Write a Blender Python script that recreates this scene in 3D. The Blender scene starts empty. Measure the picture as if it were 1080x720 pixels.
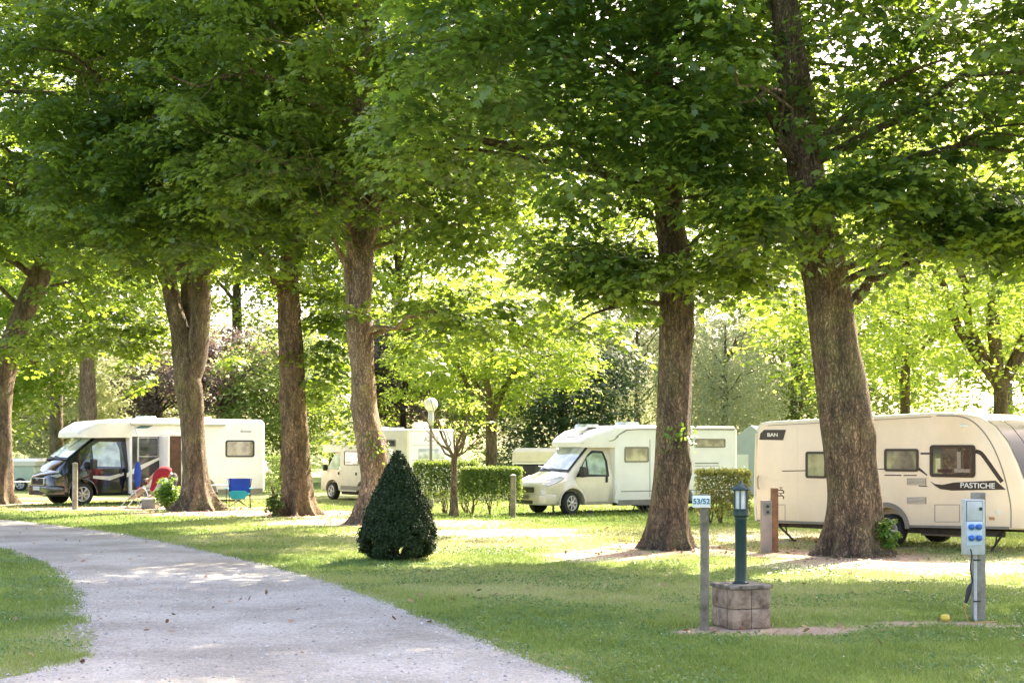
import bpy, bmesh, math, random
import numpy as np
from mathutils import Vector, Matrix
from mathutils.geometry import tessellate_polygon
R = math.radians
random.seed(7)
scn = bpy.context.scene
col = scn.collection
CAMH, HOR, F = 1.9, 471.0, 1500.0

def gp(px, py, z=0.0):
    """ground point seen at a photo pixel"""
    Y = (CAMH - z) * F / (py - HOR)
    return ((px - 540) / F * Y, Y, z)
def at(px, py, Y):
    return ((px - 540) / F * Y, Y, CAMH - (py - HOR) * Y / F)

# ------------------------------------------------------------------ noise
def h2(ix, iy, s):
    n = (ix.astype(np.int64) * 374761393 + iy.astype(np.int64) * 668265263 + s * 974634777) & 0xffffffff
    n = ((n ^ (n >> 13)) * 1274126177) & 0xffffffff
    return ((n ^ (n >> 16)) & 0xffff) / 65535.0
def vn(x, y, sc=1.0, s=0):
    x = np.asarray(x, float) * sc; y = np.asarray(y, float) * sc
    ix = np.floor(x); iy = np.floor(y); fx = x - ix; fy = y - iy
    fx = fx * fx * (3 - 2 * fx); fy = fy * fy * (3 - 2 * fy)
    a = h2(ix, iy, s); b = h2(ix + 1, iy, s); c = h2(ix, iy + 1, s); d = h2(ix + 1, iy + 1, s)
    return (a * (1 - fx) + b * fx) * (1 - fy) + (c * (1 - fx) + d * fx) * fy
def fbm(x, y, sc=1.0, s=0, o=3):
    r = 0; a = .5; t = 0
    for i in range(o):
        r = r + a * vn(x, y, sc * 2 ** i, s + i * 17); t += a; a *= .5
    return r / t

# ------------------------------------------------------------------ materials
def nodes(name):
    m = bpy.data.materials.new(name); m.use_nodes = True
    nt = m.node_tree; nt.nodes.clear()
    out = nt.nodes.new('ShaderNodeOutputMaterial')
    return m, nt, out
def N(nt, t, **kw):
    n = nt.nodes.new(t)
    for k, v in kw.items():
        if k in n.inputs.keys(): n.inputs[k].default_value = v
        else: setattr(n, k, v)
    return n
def c4(c): return (c[0], c[1], c[2], 1.0)

def paint(name, c, rough=.5, metal=0., var=.12, scale=3., bump=0., bscale=60., coat=0., spec=.5, c2=None, dirt=0.):
    m, nt, out = nodes(name); L = nt.links.new
    p = N(nt, 'ShaderNodeBsdfPrincipled', Roughness=rough, Metallic=metal)
    p.inputs['Coat Weight'].default_value = coat
    p.inputs['Coat Roughness'].default_value = .05
    p.inputs['Specular IOR Level'].default_value = spec
    tc = N(nt, 'ShaderNodeTexCoord')
    nz = N(nt, 'ShaderNodeTexNoise', Scale=scale, Detail=6.0, Roughness=.65)
    L(tc.outputs['Object'], nz.inputs['Vector'])
    rp = N(nt, 'ShaderNodeValToRGB')
    a = c2 if c2 else tuple(v * (1 - var * 1.6) for v in c)
    rp.color_ramp.elements[0].position = .32; rp.color_ramp.elements[0].color = c4(a)
    rp.color_ramp.elements[1].position = .62; rp.color_ramp.elements[1].color = c4(c)
    L(nz.outputs['Fac'], rp.inputs['Fac'])
    src = rp.outputs['Color']
    if dirt > 0:      # grime low down on the thing
        sx = N(nt, 'ShaderNodeSeparateXYZ'); L(tc.outputs['Object'], sx.inputs[0])
        mr = N(nt, 'ShaderNodeMapRange'); mr.inputs['From Min'].default_value = .9; mr.inputs['From Max'].default_value = .2
        L(sx.outputs['Z'], mr.inputs['Value'])
        mu = N(nt, 'ShaderNodeMath', operation='MULTIPLY'); L(mr.outputs[0], mu.inputs[0]); mu.inputs[1].default_value = dirt
        mx = N(nt, 'ShaderNodeMix', data_type='RGBA'); L(mu.outputs[0], mx.inputs['Factor'])
        L(src, mx.inputs[6]); mx.inputs[7].default_value = (.16, .13, .09, 1); src = mx.outputs[2]
    L(src, p.inputs['Base Color'])
    if bump > 0:
        n2 = N(nt, 'ShaderNodeTexNoise', Scale=bscale, Detail=4.0)
        L(tc.outputs['Object'], n2.inputs['Vector'])
        b = N(nt, 'ShaderNodeBump', Strength=bump, Distance=.02)
        L(n2.outputs['Fac'], b.inputs['Height']); L(b.outputs[0], p.inputs['Normal'])
    L(p.outputs[0], out.inputs[0])
    return m

def leafmat(name, dark, light, trans, tf=.45, rough=.5, spec=.4):
    m, nt, out = nodes(name); L = nt.links.new
    at_ = N(nt, 'ShaderNodeAttribute', attribute_name='var')
    rp = N(nt, 'ShaderNodeValToRGB')
    rp.color_ramp.elements[0].color = c4(dark); rp.color_ramp.elements[1].color = c4(light)
    L(at_.outputs['Fac'], rp.inputs['Fac'])
    rt = N(nt, 'ShaderNodeValToRGB')
    rt.color_ramp.elements[0].color = c4(tuple(v * .75 for v in trans)); rt.color_ramp.elements[1].color = c4(trans)
    L(at_.outputs['Fac'], rt.inputs['Fac'])
    p = N(nt, 'ShaderNodeBsdfPrincipled', Roughness=rough)
    p.inputs['Specular IOR Level'].default_value = spec
    L(rp.outputs[0], p.inputs['Base Color'])
    t = N(nt, 'ShaderNodeBsdfTranslucent'); L(rt.outputs[0], t.inputs['Color'])
    mx = N(nt, 'ShaderNodeMixShader'); mx.inputs[0].default_value = tf
    L(p.outputs[0], mx.inputs[1]); L(t.outputs[0], mx.inputs[2]); L(mx.outputs[0], out.inputs[0])
    return m

def barkmat(name, a, b, c):
    m, nt, out = nodes(name); L = nt.links.new
    tc = N(nt, 'ShaderNodeTexCoord')
    mp = N(nt, 'ShaderNodeMapping'); mp.inputs['Scale'].default_value = (1, 1, .30)
    L(tc.outputs['Object'], mp.inputs[0])
    n1 = N(nt, 'ShaderNodeTexNoise', Scale=14.0, Detail=8.0, Roughness=.7); L(mp.outputs[0], n1.inputs['Vector'])
    n2 = N(nt, 'ShaderNodeTexNoise', Scale=1.6, Detail=5.0, Roughness=.7); L(tc.outputs['Object'], n2.inputs['Vector'])
    nw = N(nt, 'ShaderNodeTexNoise', Scale=7.0, Detail=5.0); L(tc.outputs['Object'], nw.inputs['Vector'])
    wsc = N(nt, 'ShaderNodeVectorMath', operation='SCALE'); L(nw.outputs['Color'], wsc.inputs[0]); wsc.inputs['Scale'].default_value = .16
    wad = N(nt, 'ShaderNodeVectorMath', operation='ADD'); L(mp.outputs[0], wad.inputs[0]); L(wsc.outputs[0], wad.inputs[1])
    v = N(nt, 'ShaderNodeTexVoronoi', Scale=21.0); v.feature = 'DISTANCE_TO_EDGE'; L(wad.outputs[0], v.inputs['Vector'])
    rp = N(nt, 'ShaderNodeValToRGB')
    rp.color_ramp.elements[0].position = .3; rp.color_ramp.elements[0].color = c4(a)
    rp.color_ramp.elements[1].position = .7; rp.color_ramp.elements[1].color = c4(b)
    L(n1.outputs['Fac'], rp.inputs[0])
    r2 = N(nt, 'ShaderNodeValToRGB')
    r2.color_ramp.elements[0].position = .48; r2.color_ramp.elements[0].color = (0, 0, 0, 1)
    r2.color_ramp.elements[1].position = .68; r2.color_ramp.elements[1].color = (1, 1, 1, 1)
    L(n2.outputs['Fac'], r2.inputs[0])
    mx = N(nt, 'ShaderNodeMix', data_type='RGBA'); L(r2.outputs[0], mx.inputs['Factor'])
    L(rp.outputs[0], mx.inputs[6]); mx.inputs[7].default_value = c4(c)
    n4 = N(nt, 'ShaderNodeTexNoise', Scale=3.1, Detail=7.0, Roughness=.75); L(mp.outputs[0], n4.inputs['Vector'])
    r4 = N(nt, 'ShaderNodeValToRGB'); r4.color_ramp.elements[0].position = .36; r4.color_ramp.elements[0].color = (.42, .40, .38, 1)
    r4.color_ramp.elements[1].position = .62; r4.color_ramp.elements[1].color = (1.35, 1.32, 1.28, 1); L(n4.outputs['Fac'], r4.inputs[0])
    m4 = N(nt, 'ShaderNodeMix', data_type='RGBA', blend_type='MULTIPLY'); m4.inputs['Factor'].default_value = 1.
    L(mx.outputs[2], m4.inputs[6]); L(r4.outputs[0], m4.inputs[7]); mx = m4
    r3 = N(nt, 'ShaderNodeValToRGB')
    r3.color_ramp.elements[0].position = 0; r3.color_ramp.elements[0].color = (.35, .33, .3, 1)
    r3.color_ramp.elements[1].position = .16; r3.color_ramp.elements[1].color = (1, 1, 1, 1)
    L(v.outputs['Distance'], r3.inputs[0])
    m2 = N(nt, 'ShaderNodeMix', data_type='RGBA', blend_type='MULTIPLY'); m2.inputs['Factor'].default_value = .75
    L(mx.outputs[2], m2.inputs[6]); L(r3.outputs[0], m2.inputs[7])
    p = N(nt, 'ShaderNodeBsdfPrincipled', Roughness=.9); L(m2.outputs[2], p.inputs['Base Color'])
    ad = N(nt, 'ShaderNodeMath', operation='ADD'); L(n1.outputs['Fac'], ad.inputs[0])
    mn = N(nt, 'ShaderNodeMath', operation='MINIMUM'); L(v.outputs['Distance'], mn.inputs[0]); mn.inputs[1].default_value = .2
    ml = N(nt, 'ShaderNodeMath', operation='MULTIPLY'); L(mn.outputs[0], ml.inputs[0]); ml.inputs[1].default_value = 3.
    L(ml.outputs[0], ad.inputs[1])
    bp = N(nt, 'ShaderNodeBump', Strength=1., Distance=.07); L(ad.outputs[0], bp.inputs['Height']); L(bp.outputs[0], p.inputs['Normal'])
    L(p.outputs[0], out.inputs[0])
    return m

def attrmat(name, nscale, bump, bdist, amount=.35, detail_scale=None):
    """colour from the mesh attribute 'Col', broken up by fine noise"""
    m, nt, out = nodes(name); L = nt.links.new
    a = N(nt, 'ShaderNodeAttribute', attribute_name='Col')
    tc = N(nt, 'ShaderNodeTexCoord')
    n1 = N(nt, 'ShaderNodeTexNoise', Scale=nscale, Detail=8.0, Roughness=.75); L(tc.outputs['Object'], n1.inputs['Vector'])
    mr = N(nt, 'ShaderNodeMapRange'); mr.inputs['From Min'].default_value = .3; mr.inputs['From Max'].default_value = .7
    mr.inputs['To Min'].default_value = 1 - amount; mr.inputs['To Max'].default_value = 1 + amount
    L(n1.outputs['Fac'], mr.inputs['Value'])
    sc = N(nt, 'ShaderNodeVectorMath', operation='SCALE'); L(a.outputs['Color'], sc.inputs[0]); L(mr.outputs[0], sc.inputs['Scale'])
    p = N(nt, 'ShaderNodeBsdfPrincipled', Roughness=.95); p.inputs['Specular IOR Level'].default_value = .15
    L(sc.outputs[0], p.inputs['Base Color'])
    b = N(nt, 'ShaderNodeBump', Strength=bump, Distance=bdist); L(n1.outputs['Fac'], b.inputs['Height']); L(b.outputs[0], p.inputs['Normal'])
    L(p.outputs[0], out.inputs[0])
    return m

def glassmat(name, c, rough=.06, spec=.8):
    m, nt, out = nodes(name); L = nt.links.new
    tc = N(nt, 'ShaderNodeTexCoord')
    nz = N(nt, 'ShaderNodeTexNoise', Scale=3.5, Detail=5.0); L(tc.outputs['Object'], nz.inputs['Vector'])
    rp = N(nt, 'ShaderNodeValToRGB')
    rp.color_ramp.elements[0].position = .4; rp.color_ramp.elements[0].color = c4(tuple(v * .55 for v in c))
    rp.color_ramp.elements[1].position = .6; rp.color_ramp.elements[1].color = c4(c)
    L(nz.outputs['Fac'], rp.inputs[0])
    p = N(nt, 'ShaderNodeBsdfPrincipled', Roughness=rough); p.inputs['Specular IOR Level'].default_value = spec
    p.inputs['Coat Weight'].default_value = 1.; p.inputs['Coat Roughness'].default_value = .03
    L(rp.outputs[0], p.inputs['Base Color']); L(p.outputs[0], out.inputs[0])
    return m

M = {}
M['cream'] = paint('cream_gelcoat', (.90, .73, .54), .33, var=.07, scale=1.2, coat=.3, dirt=.25)
M['creamtrim'] = paint('cream_trim', (.85, .78, .64), .4, var=.05)
M['white'] = paint('white_gelcoat', (.92, .87, .89), .32, var=.05, scale=1.5, coat=.35, dirt=.3)
M['warmwhite'] = paint('warm_white_gelcoat', (.85, .82, .78), .35, var=.06, coat=.3, dirt=.35)
M['beige'] = paint('beige_gelcoat', (.70, .64, .52), .45, var=.08, dirt=.35)
M['champagne'] = paint('champagne_paint', (.80, .70, .62), .3, metal=.15, var=.07, coat=.6, dirt=.4)
M['blackpaint'] = paint('black_car_paint', (.012, .013, .016), .12, var=.2, coat=1.)
M['blackplastic'] = paint('black_plastic', (.02, .02, .022), .5, var=.2)
M['greytrim'] = paint('grey_trim', (.22, .20, .17), .5, var=.15)
M['silver'] = paint('silver_trim', (.6, .6, .6), .3, metal=.6, var=.08)
M['rubber'] = paint('tyre_rubber', (.022, .022, .022), .85, var=.3, scale=12)
M['rimmetal'] = paint('rim_metal', (.45, .45, .45), .35, metal=.7, var=.12)
M['chassis'] = paint('chassis_steel', (.06, .045, .035), .7, var=.4, scale=8)
M['decal'] = paint('dark_brown_decal', (.045, .028, .022), .35, var=.1)
M['text'] = paint('pale_lettering', (.8, .78, .74), .5, var=.03)
M['greytext'] = paint('grey_lettering', (.25, .25, .27), .5, var=.1)
M['screen'] = glassmat('windscreen_with_blind', (.46, .56, .54))
M['screenwhite'] = glassmat('bright_windscreen', (.62, .68, .72))
M['noseglass'] = paint('tinted_acrylic', (.015, .018, .015), .15, spec=.04)
M['darkglass'] = glassmat('dark_glass', (.05, .055, .05))
M['curtain'] = glassmat('glass_over_curtain', (.30, .26, .20))
M['creampane'] = glassmat('glass_over_cream_blind', (.55, .48, .36))
M['interior'] = paint('dark_wood_interior', (.09, .035, .02), .6, var=.4, scale=5)
M['headlamp'] = glassmat('headlamp_glass', (.62, .62, .60))
M['greenpost'] = paint('dark_green_enamel', (.015, .045, .045), .35, var=.25, scale=9, bump=.1)
M['frost'] = paint('frosted_glass', (.72, .72, .68), .35, var=.12, scale=14)
M['globe'] = paint('opal_globe', (.93, .93, .90), .3, var=.04)
M['concrete'] = paint('weathered_concrete', (.40, .29, .20), .95, scale=7, c2=(.11, .07, .045), bump=.9, bscale=45)
M['cap'] = paint('mossy_concrete_cap', (.30, .24, .19), .95, scale=11, c2=(.06, .055, .04), bump=.9, bscale=50)
M['oldwood'] = paint('weathered_timber', (.26, .22, .16), .9, scale=6, c2=(.10, .085, .055), bump=.6, bscale=40)
M['greywood'] = paint('grey_timber', (.34, .31, .25), .9, scale=5, c2=(.16, .14, .10), bump=.5, bscale=30)
M['rust'] = paint('rusty_brown_timber', (.34, .16, .07), .8, scale=6, c2=(.14, .07, .035), bump=.4)
M['greybox'] = paint('light_grey_plastic', (.55, .55, .52), .5, var=.16, scale=7, dirt=0)
M['taupe'] = paint('taupe_metal', (.36, .28, .23), .6, var=.15)
M['sign'] = paint('white_enamel_sign', (.82, .82, .80), .4, var=.04)
M['bluenum'] = paint('blue_green_paint', (.04, .20, .28), .5, var=.1)
M['blueplug'] = paint('blue_socket_plastic', (.03, .14, .45), .35, var=.15)
M['cable'] = paint('black_cable', (.015, .015, .015), .6)
M['orange'] = paint('orange_cable', (.50, .24, .08), .5)
M['yellow'] = paint('yellow_rubber', (.75, .55, .08), .5)
M['red'] = paint('red_cotton', (.30, .015, .03), .9, var=.2, scale=9, bump=.2)
M['redfab'] = paint('pinkish_red_fabric', (.55, .05, .10), .8)
M['blue'] = paint('royal_blue_fabric', (.02, .06, .38), .8, var=.2)
M['teal'] = paint('teal_fabric', (.02, .36, .46), .8, var=.15)
M['trouser'] = paint('dark_grey_cotton', (.05, .05, .055), .9, var=.2)
M['skin'] = paint('skin', (.50, .30, .21), .6, var=.08)
M['hair'] = paint('brown_hair', (.05, .03, .02), .7, var=.3, scale=20)
M['alu'] = paint('aluminium_tube', (.62, .62, .62), .35, metal=.6, var=.1)
M['tent'] = paint('blue_grey_canvas', (.46, .50, .56), .85, var=.08, scale=2)
M['palegreen'] = paint('pale_green_panel', (.42, .50, .40), .6, var=.1)
M['bark'] = barkmat('bark_brown', (.055, .036, .022), (.38, .26, .165), (.28, .24, .11))
M['barkdark'] = barkmat('bark_dark', (.03, .022, .015), (.14, .09, .055), (.10, .09, .04))
M['barkpink'] = barkmat('bark_pinkish', (.17, .10, .065), (.62, .43, .31), (.40, .33, .16))
M['barkorange'] = barkmat('bark_orange', (.07, .04, .024), (.42, .27, .16), (.30, .22, .10))
M['barkgrey'] = barkmat('bark_grey', (.08, .055, .04), (.42, .31, .21), (.30, .26, .12))
M['leaf_maple'] = leafmat('maple_leaf', (.014, .038, .017), (.075, .145, .055), (.34, .50, .04), .48, rough=.38, spec=.65)
M['leaf_maple2'] = leafmat('maple_leaf_far', (.014, .042, .016), (.080, .148, .046), (.36, .50, .04), .48, rough=.45, spec=.5)
M['leaf_yellow'] = leafmat('yellow_green_leaf', (.09, .17, .025), (.22, .32, .05), (.55, .68, .09), .55)
M['leaf_mid'] = leafmat('mid_green_leaf', (.07, .12, .03), (.16, .23, .07), (.42, .52, .12), .5)
M['leaf_pale'] = leafmat('pale_hazy_leaf', (.26, .30, .17), (.46, .48, .30), (.66, .68, .36), .55, spec=.2)  # distance haze is mixed into this leaf colour as paleness
M['leaf_grey'] = leafmat('grey_hazy_leaf', (.24, .25, .19), (.38, .39, .29), (.50, .52, .34), .45, spec=.2)  # greyed leaf colour carries the haze of the far trees
M['leaf_purple'] = leafmat('copper_leaf', (.06, .04, .045), (.17, .12, .12), (.28, .19, .15), .35)
M['leaf_dark'] = leafmat('dark_evergreen_leaf', (.03, .06, .03), (.09, .14, .06), (.14, .24, .06), .3)
M['leaf_yew'] = leafmat('yew_needles', (.008, .019, .007), (.045, .075, .020), (.03, .06, .015), .15, rough=.55, spec=.25)
M['leaf_hedge'] = leafmat('hedge_leaf', (.04, .085, .02), (.11, .18, .04), (.34, .46, .06), .35)
M['leaf_hedge2'] = leafmat('golden_hedge_leaf', (.12, .13, .04), (.26, .26, .09), (.50, .50, .12), .45)
M['leaf_ivy'] = leafmat('ivy_leaf', (.05, .12, .02), (.14, .26, .05), (.40, .60, .06), .4)
M['grass'] = leafmat('grass_blade', (.115, .18, .035), (.58, .54, .27), (.30, .40, .07), .30, rough=.6, spec=.25)
for nd in M['grass'].node_tree.nodes:
    if nd.type == 'VALTORGB' and abs(nd.color_ramp.elements[-1].color[0] - .56) < .001:
        k_ = nd.color_ramp.elements.new(.45); k_.color = (.19, .27, .07, 1)
    elif nd.type == 'VALTORGB':
        k_ = nd.color_ramp.elements.new(.5); k_.color = (.28, .36, .08, 1); nd.color_ramp.elements[-1].color = (.5, .45, .22, 1)
M['ground'] = attrmat('lawn_ground', 28, .7, .03, .4)
M['gravel'] = attrmat('gravel_path', 55, .9, .012, .38)
M['leaf_clover'] = leafmat('clover_leaf', (.05, .11, .025), (.15, .24, .06), (.20, .34, .06), .3)
M['pebble'] = leafmat('pebble', (.20, .19, .18), (.52, .50, .48), (.3, .3, .3), .0)
M['litter'] = leafmat('dry_leaf_litter', (.12, .06, .03), (.40, .24, .13), (.3, .2, .08), .1)

# ------------------------------------------------------------------ objects
def children(o): return [c for c in bpy.data.objects if c.parent == o]
def thing(name, label, cat, loc=(0, 0, 0), rz=0., group=None, scale=1.):
    o = bpy.data.objects.new(name, None); col.objects.link(o)
    o.location = loc; o.rotation_euler = (0, 0, rz); o.scale = (scale,) * 3
    o.empty_display_size = .2
    o['label'] = label; o['category'] = cat
    if group: o['group'] = group
    return o
def tag(o, label, cat, group=None, kind=None):
    o['label'] = label; o['category'] = cat
    if group: o['group'] = group
    if kind: o['kind'] = kind
    return o
def link(name, me, mat, parent=None):
    o = bpy.data.objects.new(name, me); col.objects.link(o)
    if mat: me.materials.append(mat)
    if parent: o.parent = parent
    return o

class MB:
    def __init__(s): s.v = []; s.f = []
    def add(s, vs, fs):
        b = len(s.v); s.v += [tuple(v) for v in vs]; s.f += [tuple(i + b for i in f) for f in fs]; return s
    def box(s, c, d, rz=0., rx=0., ry=0.):
        x, y, z = (k / 2 for k in d)
        m = Matrix.Translation(c) @ Matrix.Rotation(rz, 4, 'Z') @ Matrix.Rotation(ry, 4, 'Y') @ Matrix.Rotation(rx, 4, 'X')
        vs = [m @ Vector((a * x, b * y, e * z)) for a in (-1, 1) for b in (-1, 1) for e in (-1, 1)]
        return s.add(vs, [(0, 1, 3, 2), (4, 6, 7, 5), (0, 4, 5, 1), (2, 3, 7, 6), (0, 2, 6, 4), (1, 5, 7, 3)])
    def tube(s, pts, rad, n=10, cap=True):
        pts = [Vector(p) for p in pts]
        if not hasattr(rad, '__len__'): rad = [rad] * len(pts)
        vs = []; fs = []; up = None
        for i, p in enumerate(pts):
            t = (pts[min(i + 1, len(pts) - 1)] - pts[max(i - 1, 0)]).normalized()
            if up is None:
                a = Vector((1, 0, 0)) if abs(t.x) < .9 else Vector((0, 1, 0)); u = t.cross(a).normalized()
            else:
                u = (up - t * up.dot(t)).normalized()
            up = u; w = t.cross(u)
            for k in range(n):
                an = 2 * math.pi * k / n
                vs.append(p + (u * math.cos(an) + w * math.sin(an)) * rad[i])
        for i in range(len(pts) - 1):
            for k in range(n):
                fs.append((i * n + k, i * n + (k + 1) % n, (i + 1) * n + (k + 1) % n, (i + 1) * n + k))
        if cap:
            fs.append(tuple(range(n))[::-1]); fs.append(tuple((len(pts) - 1) * n + k for k in range(n)))
        return s.add(vs, fs)
    def lathe(s, prof, c=(0, 0, 0), n=24, axis='Z'):
        vs = []; fs = []
        for (r, z) in prof:
            for k in range(n):
                a = 2 * math.pi * k / n
                p = (r * math.cos(a), r * math.sin(a), z) if axis == 'Z' else (r * math.cos(a), z, r * math.sin(a))
                vs.append((p[0] + c[0], p[1] + c[1], p[2] + c[2]))
        for i in range(len(prof) - 1):
            for k in range(n):
                fs.append((i * n + k, i * n + (k + 1) % n, (i + 1) * n + (k + 1) % n, (i + 1) * n + k))
        fs.append(tuple(range(n))[::-1]); fs.append(tuple((len(prof) - 1) * n + k for k in range(n)))
        return s.add(vs, fs)
    def prism(s, poly, y0, y1):
        """polygon in x,z pushed from y0 to y1"""
        n = len(poly)
        vs = [(x, y0, z) for x, z in poly] + [(x, y1, z) for x, z in poly]
        fs = [tuple(range(n)), tuple(range(2 * n - 1, n - 1, -1))] + [(i, n + i, n + (i + 1) % n, (i + 1) % n) for i in range(n)]
        return s.add(vs, fs)
    def loft(s, rings, x=None):
        n = len(rings[0]); vs = [p for r in rings for p in r]; fs = []
        for i in range(len(rings) - 1):
            for k in range(n):
                fs.append((i * n + k, i * n + (k + 1) % n, (i + 1) * n + (k + 1) % n, (i + 1) * n + k))
        fs.append(tuple(range(n))[::-1]); fs.append(tuple((len(rings) - 1) * n + k for k in range(n)))
        return s.add(vs, fs)
    def build(s, name, mat, parent=None, smooth=35, bevel=0., seg=2, cut=None):
        me = bpy.data.meshes.new(name); me.from_pydata(s.v, [], s.f)
        bm = bmesh.new(); bm.from_mesh(me); bmesh.ops.recalc_face_normals(bm, faces=bm.faces); bm.to_mesh(me); bm.free()
        o = link(name, me, mat, None)
        if bevel > 0:
            b = o.modifiers.new('bevel', 'BEVEL'); b.width = bevel; b.segments = seg; b.limit_method = 'ANGLE'; b.angle_limit = R(30)
        if cut:
            cme = bpy.data.meshes.new('cutter'); cme.from_pydata(cut.v, [], cut.f)
            bm = bmesh.new(); bm.from_mesh(cme); bmesh.ops.recalc_face_normals(bm, faces=bm.faces); bm.to_mesh(cme); bm.free()
            co = bpy.data.objects.new('cutter', cme); col.objects.link(co)
            bo = o.modifiers.new('cut', 'BOOLEAN'); bo.object = co; bo.operation = 'DIFFERENCE'; bo.solver = 'EXACT'
        if bevel > 0 or cut:
            dg = bpy.context.evaluated_depsgraph_get(); dg.update()
            me2 = bpy.data.meshes.new_from_object(o.evaluated_get(dg))
            o.modifiers.clear(); o.data = me2; me = me2
            if cut: bpy.data.objects.remove(co)
        if smooth:
            me.polygons.foreach_set('use_smooth', [True] * len(me.polygons))
            me.set_sharp_from_angle(angle=R(smooth))
        if parent: o.parent = parent
        return o

def npmesh(name, V, k, mat, parent=None, var=None, colr=None, smooth=False):
    """V (n*k,3): n separate polygons of k corners"""
    n = len(V) // k
    me = bpy.data.meshes.new(name)
    me.vertices.add(n * k); me.vertices.foreach_set('co', np.ascontiguousarray(V, dtype=np.float32).ravel())
    me.loops.add(n * k); me.loops.foreach_set('vertex_index', np.arange(n * k, dtype=np.int32))
    me.polygons.add(n); me.polygons.foreach_set('loop_start', np.arange(0, n * k, k, dtype=np.int32))
    if var is not None:
        a = me.attributes.new('var', 'FLOAT', 'POINT'); a.data.foreach_set('value', np.repeat(var, k).astype(np.float32))
    me.update(calc_edges=True)
    return link(name, me, mat, parent)

SH_MAPLE = np.array([(0, -.5), (.22, -.30), (.52, -.18), (.30, .05), (.40, .38), (.14, .24), (0, .58), (-.14, .24), (-.40, .38), (-.30, .05), (-.52, -.18), (-.22, -.30)])
SH_OVAL = np.array([(0, -.5), (.26, -.12), (.2, .25), (0, .5), (-.2, .25), (-.26, -.12)])
SH_DIA = np.array([(0, -.5), (.3, 0), (0, .5), (-.3, 0)])
SH_NEEDLE = np.array([(0, -.5), (.14, 0), (0, .5), (-.14, 0)])
def leaves(name, P, Nn, S, shape, mat, parent, rng, curl=.25, var=None):
    P = np.asarray(P); n = len(P)
    Nn = Nn / (np.linalg.norm(Nn, axis=1, keepdims=True) + 1e-9)
    t = np.cross(Nn, rng.normal(size=(n, 3))); t /= (np.linalg.norm(t, axis=1, keepdims=True) + 1e-9)
    b = np.cross(Nn, t)
    k = len(shape); r2 = (shape ** 2).sum(1)
    S = np.broadcast_to(S, (n,))
    V = P[:, None, :] + S[:, None, None] * (shape[None, :, 0, None] * t[:, None, :] + shape[None, :, 1, None] * b[:, None, :] - curl * (np.abs(shape[None, :, 0, None]) * 1.2 + r2[None, :, None]) * Nn[:, None, :])
    if var is None: var = rng.random(n)
    return npmesh(name, V.reshape(-1, 3), k, mat, parent, var)

def clumps(C, rr, per, rng, flat=.45, lsize=.14, up=.9, rnd=.45):
    """leaf positions and normals for sprays of foliage at centres C with radius rr"""
    n = len(C); idx = np.repeat(np.arange(n), per); m = len(idx)
    d = rng.normal(size=(m, 3)); d /= np.linalg.norm(d, axis=1, keepdims=True)
    d[:, 2] = np.where(d[:, 2] < -.25, -d[:, 2], d[:, 2])
    rad = rr[idx] * (.45 + .6 * rng.random(m) ** .7)
    off = d * rad[:, None]; off[:, 2] = off[:, 2] * flat - .12 * rad * (d[:, 0] ** 2 + d[:, 1] ** 2)
    tilt = rng.normal(size=(n, 2)) * .28
    off[:, 2] += off[:, 0] * tilt[idx, 0] + off[:, 1] * tilt[idx, 1]
    P = C[idx] + off
    Nn = d * .8 + rng.normal(size=(m, 3)) * rnd; Nn[:, 2] += up
    cv = rng.random(n)
    var = np.clip(.55 * cv[idx] + .45 * rng.random(m), 0, 1)
    S = lsize * (.5 + .8 * rng.random(m))
    return P, Nn, S, var

def spine(pts, n):
    pts = [Vector(p) for p in pts]; out = []
    P = [pts[0] * 2 - pts[1]] + pts + [pts[-1] * 2 - pts[-2]]
    for i in range(1, len(P) - 2):
        for j in range(n):
            t = j / n; a, b, c, d = P[i - 1], P[i], P[i + 1], P[i + 2]
            out.append(.5 * ((2 * b) + (c - a) * t + (2 * a - 5 * b + 4 * c - d) * t * t + (3 * b - a - 3 * c + d) * t ** 3))
    out.append(pts[-1]); return out

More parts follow.
